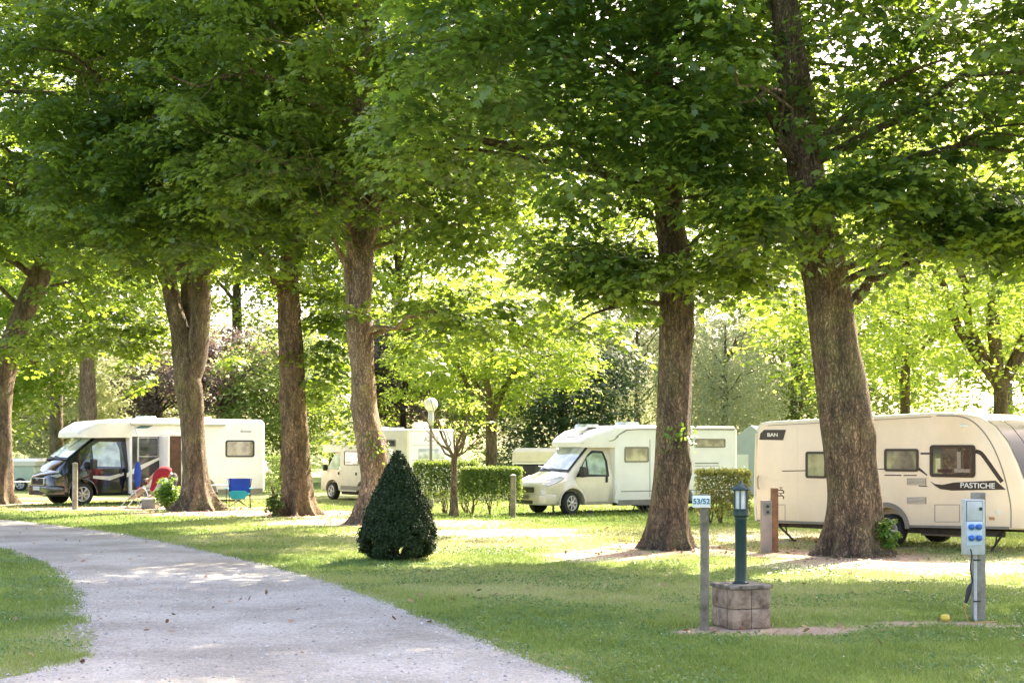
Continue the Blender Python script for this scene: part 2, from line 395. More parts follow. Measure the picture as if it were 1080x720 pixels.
def trunk_mesh(mb, path, radii, rng, nseg=44, flare=0., lobes=8, rough=.105, step=8):
    """bark covered tube with burrs; flare spreads the roots at its foot"""
    sp = spine(path, step); rs = spine([(r, 0, 0) for r in radii], step); L = len(sp)
    ph = rng.random() * 6.28; sd = rng.integers(1000)
    th = np.linspace(0, 2 * math.pi, nseg, endpoint=False)
    kn = [(.9 + 5 * rng.random(), rng.random() * 6.283, .05 + .05 * rng.random()) for _ in range(9)]
    vs = []
    z0 = sp[0].z
    for i, p in enumerate(sp):
        t = (sp[min(i + 1, L - 1)] - sp[max(i - 1, 0)]).normalized()
        if flare > 0 and i < 4: t = Vector((0, 0, 1))
        u = t.cross(Vector((0, 1, 0.01))).normalized(); w = t.cross(u)
        h = max(p.z - z0, 0)
        fl = flare * (.75 * math.exp(-h / .26) + .06 * math.exp(-h / 1.0)) if flare else 0
        lob = (np.abs(np.cos(th * lobes / 2 + ph)) ** 3.5) * (1.2 + .5 * np.sin(th * 2 + ph * 3))
        nz = vn(th / 6.283 * 11 , np.full_like(th, h * 1.3), 1, sd) - .5
        nz2 = vn(th / 6.283 * 4, np.full_like(th, h * .6), 1, sd + 3) - .5
        # keep the seam closed
        bl = np.minimum(th, 2 * math.pi - th); bl = np.clip(bl / .5, 0, 1)
        r = rs[i].x * (1 + rough * 2 * nz * bl + rough * 2.6 * nz2 * bl) + rs[i].x * fl * (.35 + lob)
        if nseg > 20:
            for kz, ka, kr in kn:
                da = (th - ka + math.pi) % (2 * math.pi) - math.pi; q = (da * .55 / .16) ** 2 + ((h - kz) / .17) ** 2
                r = r + kr * (np.exp(-q) - .9 * np.exp(-q * 5))
        for k in range(nseg):
            v = p + (u * math.cos(th[k]) + w * math.sin(th[k])) * float(r[k])
            vs.append(v)
    fs = []
    for i in range(L - 1):
        for k in range(nseg):
            fs.append((i * nseg + k, i * nseg + (k + 1) % nseg, (i + 1) * nseg + (k + 1) % nseg, (i + 1) * nseg + k))
    fs.append(tuple((L - 1) * nseg + k for k in range(nseg)))
    mb.add(vs, fs)
    return sp

def crown_points(ells, n, rng, zmin=None, inner=.35, pw=.6):
    w = np.array([e[3] * e[4] * e[5] for e in ells]); w = w / w.sum()
    C = []; tries = 0
    while len(C) < n and tries < n * 20:
        tries += 1
        e = ells[rng.choice(len(ells), p=w)]
        d = rng.normal(size=3); d /= np.linalg.norm(d)
        r = inner + (1 - inner) * rng.random() ** pw
        p = np.array(e[:3]) + d * r * np.array(e[3:6])
        if zmin is not None:
            zm = zmin(p) if callable(zmin) else zmin
            if p[2] < zm + .25 * rng.random(): continue
        C.append(p)
    return np.array(C)

def limb(mb, a, b, r0, rng, n=8, sag=.3):
    a = Vector(a); b = Vector(b); d = (b - a); L = d.length
    pts = []
    for i in range(6):
        t = i / 5
        p = a + d * t + Vector((0, 0, L * sag * .35 * math.sin(math.pi * t)))
        if 0 < i < 5: p += Vector(rng.normal(size=3)) * L * .035
        pts.append(p)
    mb.tube(pts, [r0 * (1 - .82 * t / 5) for t in range(6)], n)

# ------------------------------------------------------------------ ground and path
RE = [(-260, 541), (-120, 543), (0, 548), (60, 554), (120, 562), (180, 573), (230, 584), (285, 597), (335, 611), (380, 625), (420, 640), (460, 656), (505, 675), (550, 692), (590, 707), (632, 722), (700, 748), (800, 790)]
LE = [(-260, 548), (-140, 556), (-60, 566), (0, 579), (30, 588), (58, 601), (76, 618), (83, 636), (87, 655), (92, 672), (96, 690), (70, 700), (30, 709), (-20, 722), (-120, 760), (-220, 800)]
def dense(pts, step, amp, seed):
    P = np.array([gp(*p)[:2] for p in pts])
    sp = spine([(x, y, 0) for x, y in P], 10)
    Q = np.array([(v.x, v.y) for v in sp]); d = np.r_[0, np.cumsum(np.linalg.norm(np.diff(Q, axis=0), axis=1))]
    s = np.arange(0, d[-1], step); X = np.interp(s, d, Q[:, 0]); Y = np.interp(s, d, Q[:, 1])
    n1 = fbm(s, s * 0 + seed, 1.1, seed, 4) - .5; n2 = fbm(s, s * 0 + seed, 1.1, seed + 50, 4) - .5
    n3 = vn(s, s * 0, 9, seed) - .5
    return np.c_[X + amp * (n1 + .35 * n3), Y + amp * (n2 + .35 * n3)]
re_ = dense(RE, .07, .35, 3); le_ = dense(LE, .07, .40, 9)
PATH = np.r_[re_, le_[::-1]]
cre = dense(RE, .5, .0, 3); cle = dense(LE, .5, .0, 9); CP = np.r_[cre, cle[::-1]]
def inpoly(x, y, P):
    ins = np.zeros(len(x), bool); n = len(P)
    for i in range(n):
        x1, y1 = P[i]; x2, y2 = P[(i + 1) % n]
        if y1 == y2: continue
        c = ((y1 > y) != (y2 > y)) & (x < (x2 - x1) * (y - y1) / (y2 - y1) + x1)
        ins ^= c
    return ins
def distpoly(x, y, P):
    d = np.full(len(x), 1e9)
    for i in range(len(P) - 1):
        a = P[i]; b = P[i + 1]; ab = b - a; L = (ab ** 2).sum() + 1e-9
        t = np.clip(((x - a[0]) * ab[0] + (y - a[1]) * ab[1]) / L, 0, 1)
        d = np.minimum(d, (x - a[0] - t * ab[0]) ** 2 + (y - a[1] - t * ab[1]) ** 2)
    return np.sqrt(d)

TB = [(-16.9, 47.5, .8), (-9.4, 42.5, .9), (-6.0, 39.6, .8), (-3.55, 35.3, .8), (2.95, 26.6, .75), (5.9, 25.0, 1.0)]
def dirtmask(x, y):
    x, y = x + 1.6 * (fbm(x, y, .9, 91, 4) - .5), y + 1.1 * (fbm(x, y, .9, 92, 4) - .5)
    m = np.zeros_like(x)
    for (a, b, s) in TB:
        r = np.hypot(x - a, (y - b) * .8); m = np.maximum(m, np.clip(1.35 - r / (s * 1.8), 0, 1) * .9)
    for (px, py, rx, ry, k) in [(270, 541, 3.6, 1.7, .9), (150, 536, 4, 1.6, .8), (640, 584, 1.2, .8, .8), (840, 583, 2.2, .7, .75), (790, 664, .72, .30, .95), (722, 664, .35, .2, .8), (860, 661, .6, .14, .8), (1000, 654, .8, .18, .9), (1065, 658, .6, .15, .9), (930, 658, 1.0, .10, .6)]:
        a, b, _ = gp(px, py); r = np.hypot((x - a) / rx, (y - b) / ry); m = np.maximum(m, np.clip(1.5 - r, 0, 1) * k)
    n = fbm(x, y, 1.6, 5, 4)
    return np.clip((m * (.55 + 1.1 * fbm(x, y, 5, 15, 3)) - .75 * (1 - n) + .18) * 1.9, 0, 1) * (m > 0)
def sunmask(x, y):  # pools of sunlight painted on the lawn as pale ground
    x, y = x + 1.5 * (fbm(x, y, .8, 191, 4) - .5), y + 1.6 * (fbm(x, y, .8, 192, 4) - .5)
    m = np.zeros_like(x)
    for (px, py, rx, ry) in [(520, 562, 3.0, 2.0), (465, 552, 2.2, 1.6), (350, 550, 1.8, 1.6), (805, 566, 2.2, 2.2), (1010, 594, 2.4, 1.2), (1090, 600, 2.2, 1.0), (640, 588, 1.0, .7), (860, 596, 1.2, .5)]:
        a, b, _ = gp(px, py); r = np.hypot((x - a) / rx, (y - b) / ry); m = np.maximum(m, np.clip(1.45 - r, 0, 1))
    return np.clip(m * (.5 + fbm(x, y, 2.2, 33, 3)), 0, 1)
def drysunmask(x, y):
    n = fbm(x, y, .16, 31, 4); m = np.clip((n - .50) * 4.0, 0, 1)
    b = np.clip(1.3 - np.abs(y - 28.5 + .45 * x) / 5.0, 0, 1) * np.clip(fbm(x, y, .5, 12, 3) * 2.4 - .5, 0, 1) * np.clip((x + 9) / 2, 0, 1); m = np.maximum(m, b * 1.3)  # b paints a sunlit band in pale straw, over real dry grass
    return m
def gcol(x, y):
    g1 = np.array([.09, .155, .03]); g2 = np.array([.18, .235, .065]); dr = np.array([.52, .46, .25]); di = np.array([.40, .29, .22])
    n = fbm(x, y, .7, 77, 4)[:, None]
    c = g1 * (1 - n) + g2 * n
    d = np.clip(drysunmask(x, y), 0, 1.2)[:, None] * .58; c = c * (1 - d) + dr * d
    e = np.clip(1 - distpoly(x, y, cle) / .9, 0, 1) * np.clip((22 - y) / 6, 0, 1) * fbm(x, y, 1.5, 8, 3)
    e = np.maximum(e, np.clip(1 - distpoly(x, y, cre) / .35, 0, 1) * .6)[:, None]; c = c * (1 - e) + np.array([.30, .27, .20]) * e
    k = sunmask(x, y)[:, None]; c = c * (1 - k) + np.array([.62, .54, .38]) * k
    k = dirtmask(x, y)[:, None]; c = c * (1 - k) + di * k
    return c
def grid(name, xs, ys, mat, colf):
    X, Y = np.meshgrid(xs, ys); nx, ny = len(xs), len(ys)
    V = np.c_[X.ravel(), Y.ravel(), np.zeros(X.size)]
    i = np.arange(nx * ny).reshape(ny, nx); q = np.stack([i[:-1, :-1], i[:-1, 1:], i[1:, 1:], i[1:, :-1]], -1).reshape(-1, 4)
    me = bpy.data.meshes.new(name); me.vertices.add(len(V)); me.vertices.foreach_set('co', V.astype(np.float32).ravel())
    me.loops.add(q.size); me.loops.foreach_set('vertex_index', q.ravel().astype(np.int32))
    me.polygons.add(len(q)); me.polygons.foreach_set('loop_start', np.arange(0, q.size, 4, dtype=np.int32))
    c = colf(V[:, 0], V[:, 1]); a = me.color_attributes.new('Col', 'FLOAT_COLOR', 'POINT')
    a.data.foreach_set('color', np.c_[c, np.ones(len(c))].astype(np.float32).ravel())
    me.update(calc_edges=True); return link(name, me, mat)
xs = np.r_[-600, -300, -120, -60, -40, np.arange(-28, 22, .14), 30, 50, 120, 300, 600]
ys = np.r_[-60, -20, 0, 5, np.arange(9, 30, .12), np.arange(30, 56, .25), 60, 66, 75, 90, 120, 200, 400, 900]
o = grid('ground', xs, ys, M['ground'], gcol); o['kind'] = 'structure'; o['label'] = 'mown green lawn with worn dry and bare patches and pale painted sun patches'

tri = tessellate_polygon([[Vector((p[0], p[1], 0)) for p in PATH]])
me = bpy.data.meshes.new('gravel_path'); me.from_pydata([(p[0], p[1], .004) for p in PATH], [], [tuple(t) for t in tri])
a = me.color_attributes.new('Col', 'FLOAT_COLOR', 'POINT'); a.data.foreach_set('color', [.46, .435, .44, 1.] * len(PATH))
bm = bmesh.new(); bm.from_mesh(me); bmesh.ops.recalc_face_normals(bm, faces=bm.faces)
if sum(f.normal.z for f in bm.faces) < 0: bmesh.ops.reverse_faces(bm, faces=bm.faces)
bm.to_mesh(me); bm.free()
def gravelmat():
    m, nt, out = nodes('gravel_path'); L = nt.links.new
    tc = N(nt, 'ShaderNodeTexCoord')
    v = N(nt, 'ShaderNodeTexVoronoi', Scale=42.0); L(tc.outputs['Object'], v.inputs['Vector'])
    v2 = N(nt, 'ShaderNodeTexVoronoi', Scale=95.0); L(tc.outputs['Object'], v2.inputs['Vector'])
    n1 = N(nt, 'ShaderNodeTexNoise', Scale=.55, Detail=7.0, Roughness=.65); L(tc.outputs['Object'], n1.inputs['Vector'])
    n2 = N(nt, 'ShaderNodeTexNoise', Scale=9., Detail=8.0, Roughness=.8); L(tc.outputs['Object'], n2.inputs['Vector'])
    s = N(nt, 'ShaderNodeSeparateColor'); L(v.outputs['Color'], s.inputs[0])
    s2 = N(nt, 'ShaderNodeSeparateColor'); L(v2.outputs['Color'], s2.inputs[0])
    ad = N(nt, 'ShaderNodeMath', operation='ADD'); L(s.outputs[0], ad.inputs[0]); L(s2.outputs[0], ad.inputs[1])
    ad2 = N(nt, 'ShaderNodeMath', operation='ADD'); L(ad.outputs[0], ad2.inputs[0]); L(n2.outputs['Fac'], ad2.inputs[1])
    rp = N(nt, 'ShaderNodeValToRGB'); e = rp.color_ramp.elements
    e[0].position = .12; e[0].color = (.245, .23, .21, 1); e[1].position = .9; e[1].color = (.59, .56, .52, 1)
    k = e.new(.42); k.color = (.37, .352, .325, 1); k = e.new(.62); k.color = (.445, .42, .39, 1)
    dv = N(nt, 'ShaderNodeMath', operation='MULTIPLY'); L(ad2.outputs[0], dv.inputs[0]); dv.inputs[1].default_value = .36
    L(dv.outputs[0], rp.inputs[0])
    mr = N(nt, 'ShaderNodeValToRGB'); mr.color_ramp.elements[0].position = .38; mr.color_ramp.elements[0].color = (.74, .71, .67, 1)
    mr.color_ramp.elements[1].position = .62; mr.color_ramp.elements[1].color = (1.14, 1.12, 1.1, 1); L(n1.outputs['Fac'], mr.inputs[0])
    mx = N(nt, 'ShaderNodeMix', data_type='RGBA', blend_type='MULTIPLY'); mx.inputs['Factor'].default_value = 1.
    L(rp.outputs[0], mx.inputs[6]); L(mr.outputs[0], mx.inputs[7])
    p = N(nt, 'ShaderNodeBsdfPrincipled', Roughness=.9); p.inputs['Specular IOR Level'].default_value = .2
    L(mx.outputs[2], p.inputs['Base Color'])
    b = N(nt, 'ShaderNodeBump', Strength=.8, Distance=.012); L(ad2.outputs[0], b.inputs['Height']); L(b.outputs[0], p.inputs['Normal'])
    L(p.outputs[0], out.inputs[0]); return m
o = link('path', me, gravelmat()); o['kind'] = 'structure'; o['label'] = 'pale gravel lane curving across the lawn'

rng = np.random.default_rng(11)
def scatter(y0, y1, dens, xlim=(-.46, .56)):
    area = (xlim[1] - xlim[0]) * (y1 * y1 - y0 * y0) / 2; n = int(area * dens)
    y = np.sqrt(rng.random(n) * (y1 * y1 - y0 * y0) + y0 * y0); x = (xlim[0] + (xlim[1] - xlim[0]) * rng.random(n)) * y
    return x, y
VV = []; AA = []
for (y0, y1, dens, hh, ww) in [(9.5, 14, 3200, .038, .008), (14, 19, 2000, .038, .010), (19, 26, 900, .04, .013), (26, 36, 400, .045, .02), (36, 50, 130, .05, .034)]:
    x, y = scatter(y0, y1, dens)
    ins = inpoly(x, y, CP)
    dl = np.minimum(distpoly(x, y, cle), distpoly(x, y, cre))
    keep = (~ins) | (dl < .12 * rng.random(len(x)) ** 2)
    dm = dirtmask(x, y); keep &= rng.random(len(x)) > np.clip(dm * 1.5 + sunmask(x, y) * .85, 0, .97)
    edge = np.clip(1 - distpoly(x, y, cle) / .8, 0, 1) * np.clip((22 - y) / 6, 0, 1)
    keep &= rng.random(len(x)) > edge * .8 * (fbm(x, y, 1.5, 8, 3) > .42)
    x = x[keep]; y = y[keep]; n = len(x)
    tuf = fbm(x, y, 2.4, 4, 4) ** 2 * 2.2; h = hh * (.45 + .8 * rng.random(n)) * (.55 + tuf)
    an = rng.random(n) * 6.283; w = ww * (.6 + .7 * rng.random(n)); ln = rng.normal(size=(n, 2)) * h[:, None] * .55
    dx = np.cos(an) * w / 2; dy = np.sin(an) * w / 2
    V = np.zeros((n, 3, 3)); V[:, 0] = np.c_[x - dx, y - dy, np.zeros(n)]; V[:, 1] = np.c_[x + dx, y + dy, np.zeros(n)]
    V[:, 2] = np.c_[x + ln[:, 0], y + ln[:, 1], h]
    VV.append(V.reshape(-1, 3)); AA.append(np.clip(-.02 + .55 * fbm(x, y, .7, 77, 4) + .45 * np.clip(drysunmask(x, y), 0, 1.3) + .5 * (rng.random(n) - .4) + .4 * (rng.random(n) < .08), 0, 1))
tag(npmesh('lawn_grass', np.concatenate(VV), 3, M['grass'], None, np.concatenate(AA)), 'short green lawn grass beside the gravel lane and under the trees', 'grass', kind='stuff')
# loose stones on the path and its verges
x, y = scatter(10, 22, 110, (-.38, .12)); ins = inpoly(x, y, CP); x = x[ins]; y = y[ins]; n = len(x)
x2, y2 = scatter(10, 34, 420, (-.38, .12)); e = np.minimum(distpoly(x2, y2, cle), distpoly(x2, y2, cre)) < .30 * rng.random(len(x2)); x = np.r_[x, x2[e]]; y = np.r_[y, y2[e]]; n = len(x)
s = .005 + .018 * rng.random(n) ** 4
oct_ = np.array([(1, 0, 0), (0, 1, 0), (-1, 0, 0), (0, -1, 0), (0, 0, .7)]); tris = [(0, 1, 4), (1, 2, 4), (2, 3, 4), (3, 0, 4)]
V = []; 
an = rng.random(n) * 6.28; ca, sa = np.cos(an), np.sin(an); sx = s * (.7 + .6 * rng.random(n))
for t in tris:
    for k in t:
        a, b, c = oct_[k]; V.append(np.c_[x + ca * a * sx - sa * b * s, y + sa * a * sx + ca * b * s, .005 + c * s])
V = np.stack(V, 1).reshape(-1, 3)
tag(npmesh('gravel_stones', V, 3, M['pebble'], None, np.repeat(rng.random(n) , 4)), 'loose pale stones lying on the gravel lane and its edges', 'gravel', kind='stuff')
# litter: dry leaves on bare earth and on the lane
x, y = scatter(12, 46, 26); k = rng.random(len(x)) < (dirtmask(x, y) * .9 + .03); x = x[k]; y = y[k]; n = len(x)
Nn = rng.normal(size=(n, 3)) * .35; Nn[:, 2] += 1
tag(leaves('fallen_leaves', np.c_[x, y, np.full(n, .035)], Nn, .05 + .05 * rng.random(n), SH_OVAL, M['litter'], None, rng), 'dry brown leaves scattered on bare earth and lane', 'leaves', kind='stuff')
x, y = scatter(12, 26, 3.0); k = ~inpoly(x, y, CP); x = x[k]; y = y[k]; n = len(x)
Nn = rng.normal(size=(n, 3)) * .2; Nn[:, 2] += 1
tag(leaves('daisies', np.c_[x, y, np.full(n, .05)], Nn, .016 + .01 * rng.random(n), SH_OVAL, M['sign'], None, rng), 'tiny white daisies dotted over the lawn', 'flowers', kind='stuff')

x, y = scatter(10, 27, 330); k = (~inpoly(x, y, CP)) & (fbm(x, y, .9, 61, 4) > .53) & (rng.random(len(x)) > dirtmask(x, y)); x = x[k]; y = y[k]; n = len(x)
Nn = rng.normal(size=(n, 3)) * .35; Nn[:, 2] += 1; Nn[:, 1] -= .3
tag(leaves('clover', np.c_[x, y, .02 + .03 * rng.random(n)], Nn, .022 + .026 * rng.random(n), SH_OVAL, M['leaf_clover'], None, rng), 'patches of small round clover leaves in the lawn', 'clover', kind='stuff')
# ------------------------------------------------------------------ big trees of the row
GT = 'large maples in a row along the lawn'
def maple(label, trunk, radii, ells, ncl, zmin, limbs, mat, leaf, seed, per=100, ls=.15, cr=(.55, 1.0), flare=.75, extra=None, shape=SH_MAPLE, autol=34, sub=(), clear=0.):
    g = np.random.default_rng(seed)
    root = thing('maple_tree', label, 'tree', trunk[0], 0, GT)
    ox, oy, oz = trunk[0]
    T = [(x - ox, y - oy, z - oz) for x, y, z in trunk]; radii = list(radii)
    mb = MB(); sp = trunk_mesh(mb, T, radii, g, flare=flare, step=14)
    for (pts, rr) in sub:
        trunk_mesh(mb, [(x - ox, y - oy, z - oz) for x, y, z in pts], rr, g, nseg=16, rough=.06)
    mb.build('trunk', mat, root, smooth=60)
    ncl = int(ncl * 1.12)
    C = crown_points([(e[0] - ox, e[1] - oy, e[2], e[3], e[4], e[5]) for e in ells], ncl, g, zmin)
    if extra:
        ex = []
        for (x, y, z, rx, ry, rz, n) in extra:
            d = g.normal(size=(n, 3)) * .5; ex.append(np.c_[x - ox + d[:, 0] * rx, y - oy + d[:, 1] * ry, z + d[:, 2] * rz])
        C = np.r_[C, np.concatenate(ex)]
    lb = MB()
    for (a, b, r) in limbs:
        limb(lb, (a[0] - ox, a[1] - oy, a[2]), (b[0] - ox, b[1] - oy, b[2]), r, g)
    ww_ = C + np.array([ox, oy, 0]); t6 = np.interp(ww_[:, 2], [6, 8, 10, 12], [5.2, 4.95, 4.75, 4.6])
    C = C[~((np.abs(ww_[:, 0] * 25 / ww_[:, 1] - t6) < .95) & (ww_[:, 1] < 24.7) & (ww_[:, 2] > 6.2) & (g.random(len(C)) < .85))]
    if clear:      # leaf clumps thinned in front of the stem to show it
        tz = np.array([p.z for p in sp]); tx = np.interp(C[:, 2], tz, [p.x for p in sp])
        C = C[~((np.abs(C[:, 0] - tx) < .95) & (C[:, 1] < .3) & (C[:, 2] > 6.2) & (g.random(len(C)) < clear))]
    hi = [p for p in sp if p.z > 4.5] or sp[-3:]
    order = g.permutation(len(C))[:autol]
    for i in order:
        c = Vector(C[i]); best = min(hi, key=lambda p: (p - c).length + 3. * max(0, p.z - c.z + .8))
        L = (c - best).length
        limb(lb, best, c, .03 + .012 * L, g, 6)
        j = g.permutation(len(C))[:40]; near = sorted(j, key=lambda q: np.linalg.norm(C[q] - C[i]))[:3]
        mid = best.lerp(c, .6) + Vector((0, 0, L * .09))
        for q in near: limb(lb, mid, C[q], .012 + .004 * L, g, 5, .1)
    lb.build('branches', mat, root, smooth=60)
    rr = cr[0] + (cr[1] - cr[0]) * g.random(len(C))
    P, Nn, S, var = clumps(C, rr, per, g, lsize=ls, flat=.36, rnd=.32)
    leaves('crown', P, Nn, S, shape, leaf, root, g, var=var)
    return root

def tp(lst, Y, Z0=True):      # trunk path from pixel positions at depth Y
    out = [at(x, y, Y) for x, y in lst]; out[0] = (out[0][0], out[0][1], 0); return out

# T6 thick right trunk
maple('thick dark-barked maple directly in front of the caravan, ivy at its right foot',
      tp([(898, 585), (901, 520), (892, 440), (880, 360), (866, 270), (852, 190), (838, 90), (828, 0), (815, -120), (800, -300)], 25.0),
      [.50, .43, .455, .42, .37, .32, .28, .24, .2, .1],
      [(5.6, 24.8, 11.4, 5.0, 5.4, 5.6), (2.6, 22.8, 8.4, 2.3, 2.4, 2.4), (8.9, 24.0, 7.9, 3.1, 3.0, 2.4)], 500,
      lambda p: 5.5 - .22 * max(0, p[0] - .6),
      [(at(858, 235, 25), at(790, 216, 24.4), .11), (at(790, 216, 24.4), at(700, 215, 23.6), .06), (at(900, 317, 25), at(945, 280, 24.6), .13), (at(945, 280, 24.6), at(1010, 255, 24), .07),
       (at(850, 190, 25), at(930, 90, 24), .12), (at(848, 180, 25), at(775, 100, 24), .10), (at(930, 90, 24), at(1010, 70, 23), .06), (at(860, 230, 25), at(960, 190, 23), .09)],
      M['bark'], M['leaf_maple'], 61, flare=.5, clear=.85, extra=[(8.6, 23.6, 5.2, 1.9, 1.2, .7, 40), (6.0, 23.0, 6.0, 2.4, .9, .7, 40), (4.4, 24.0, 5.4, 1.2, .9, .5, 16), (7.6, 23.6, 5.6, 1.6, .8, .7, 24)], autol=22)
# T5
maple('straight upright maple between the white motorhome and the caravan',
      tp([(705, 578), (708, 520), (711, 440), (713, 360), (711, 280), (703, 180), (697, 80), (694, 0), (700, -150), (690, -320)], 26.6),
      [.42, .345, .31, .31, .28, .27, .23, .2, .15, .08],
      [(2.6, 26.2, 11.2, 5.8, 5.4, 6.2), (.6, 24.4, 8.2, 3.4, 2.8, 3.0), (4.2, 24.0, 7.6, 2.0, 2.4, 2.2)], 600,
      lambda p: 5.3 - .10 * max(0, abs(p[0]) - 1),
      [(at(708, 250, 26.6), at(640, 150, 25), .08), (at(704, 190, 26.6), at(780, 120, 25.6), .08), (at(710, 300, 26.6), at(650, 290, 25.2), .06), (at(700, 120, 26.6), at(620, 60, 24), .07)],
      M['bark'], M['leaf_maple'], 62, flare=.6, clear=.35, extra=[(2.5, 25.8, 4.9, 1.6, 1.2, .5, 24), (1.4, 25.4, 4.8, 1.0, .8, .8, 14), (4.4, 26.0, 5.0, 1.0, 1., .5, 12)])
# T4 pinkish leaning trunk
maple('pinkish bare-barked maple with a curved trunk behind the clipped yew cone',
      tp([(387, 554), (394, 510), (392, 475), (385, 435), (383, 390), (378, 325), (384, 265), (392, 200), (385, 100), (380, 0), (380, -100)], 35.3),
      [.36, .31, .35, .31, .30, .34, .27, .24, .2, .15, .08],
      [(-3.6, 34.8, 11.8, 5.6, 5.2, 6.0), (-1.4, 32.6, 8.4, 3.8, 3.0, 2.8)], 560,
      lambda p: (6.9 if abs(p[0]) < 1.3 and p[1] < .6 else 5.4) - .12 * max(0, p[0] - 1.),
      [(at(380, 360, 35.3), at(430, 348, 34.6), .09), (at(430, 348, 34.6), at(505, 330, 33), .05), (at(384, 270, 35.3), at(412, 200, 34), .15), (at(376, 310, 35.3), at(350, 250, 34.6), .13)],
      M['barkpink'], M['leaf_maple2'], 63, ls=.16, extra=[(-.6, 33.8, 4.9, 2.8, 1.4, .7, 40), (-2.5, 35.6, 4.8, 1.0, .8, .8, 8)],
      sub=[([at(380, 330, 35.3), at(372, 290, 35.3), at(374, 262, 35.2), at(362, 200, 35)], [.24, .22, .2, .14])])
# T3 orange-brown
maple('orange-brown maple with leafy shoots hanging beside its trunk, right of the blue chair',
      tp([(313, 543), (313, 500), (311, 440), (308, 380), (304, 320), (306, 260), (309, 190), (308, 90), (300, 0), (300, -60)], 39.6),
      [.44, .39, .37, .33, .29, .26, .22, .18, .12, .08],
      [(-6.2, 39.0, 12.4, 5.4, 5.2, 6.4), (-6.2, 36.6, 8.8, 3.6, 3.0, 2.8)], 540, lambda p: 5.9 if abs(p[0] + .3) < 1.2 and p[1] < .6 else 4.8,
      [(at(306, 340, 39.6), at(292, 300, 39.3), .17), (at(292, 300, 39.3), at(272, 262, 38.8), .14), (at(272, 262, 38.8), at(250, 180, 38), .1)],
      M['barkorange'], M['leaf_maple2'], 64, ls=.165, extra=[(-5.05, 39.9, 5.0, 1.0, 1.2, 3.0, 36)])
# T2 forked
maple('grey-brown forked maple with spreading roots, in front of the black-cabbed motorhome',
      tp([(209, 539), (206, 490), (202, 440), (197, 392), (190, 350), (180, 305), (172, 240), (160, 140), (150, 30), (150, -40)], 42.5),
      [.46, .37, .35, .38, .26, .23, .2, .16, .12, .06],
      [(-9.6, 41.6, 12.6, 5.6, 5.4, 6.6), (-10.6, 39.2, 9.0, 4.0, 3.0, 3.0)], 640, lambda p: 6.6 if abs(p[0]) < 1.5 and p[1] < .8 else 4.8 - .1 * max(0, -p[0] - 1),
      [(at(183, 330, 42.5), at(150, 260, 42), .08), (at(218, 290, 42.5), at(255, 262, 41.5), .06)],
      M['barkgrey'], M['leaf_maple2'], 65, ls=.17, flare=.95, extra=[(-12.4, 43.6, 5.2, 2.6, 1.5, .9, 34)],
      sub=[([at(201, 405, 42.5), at(208, 370, 42.5), at(212, 325, 42.4), at(212, 280, 42.3), at(214, 200, 42), at(220, 80, 41.5)], [.3, .33, .29, .25, .19, .1]),
           ([at(196, 395, 42.5), at(200, 350, 42.8), at(198, 300, 43), at(196, 220, 43)], [.24, .24, .22, .15])])
# T1 left leaning
maple('leaning maple cut by the left edge of the picture',
      [(at(0, 531, 47.5)[0] - .35, 47.5, 0), at(-4, 490, 47.5), at(-3, 440, 47.5), at(4, 390, 47.5), at(20, 345, 47.4), at(38, 300, 47.2), at(60, 240, 47), at(80, 150, 46.6), at(90, 20, 46)],
      [.60, .52, .46, .42, .36, .34, .26, .2, .1],
      [(-15.6, 46.4, 12.8, 5.8, 5.4, 6.8), (-17.6, 44.5, 9.2, 4.0, 3.2, 3.0)], 560, lambda p: 7.6 if -.5 < p[0] < 2.4 and p[1] < .6 else 5.8,
      [(at(5, 385, 47.5), at(60, 385, 47), .1), (at(0, 440, 47.5), at(-30, 330, 47), .3)],
      M['bark'], M['leaf_maple2'], 66, ls=.175, extra=[(-14.6, 46, 5.2, 2.4, 1.5, .6, 24)])
# added maple beyond the right edge, unseen trunk, shades the lawn; branches reach in
maple('added shade maple beyond the right edge whose branches hang over the end of the caravan',
      [(11.9, 22.4, 0), (11.9, 22.4, 3), (11.8, 22.4, 7), (11.6, 22.6, 11), (11.6, 22.6, 15)], [.5, .42, .34, .24, .1],
      [(11.8, 22.0, 10.8, 4.6, 4.4, 4.6)], 230, 6.4, [], M['bark'], M['leaf_maple'], 67)

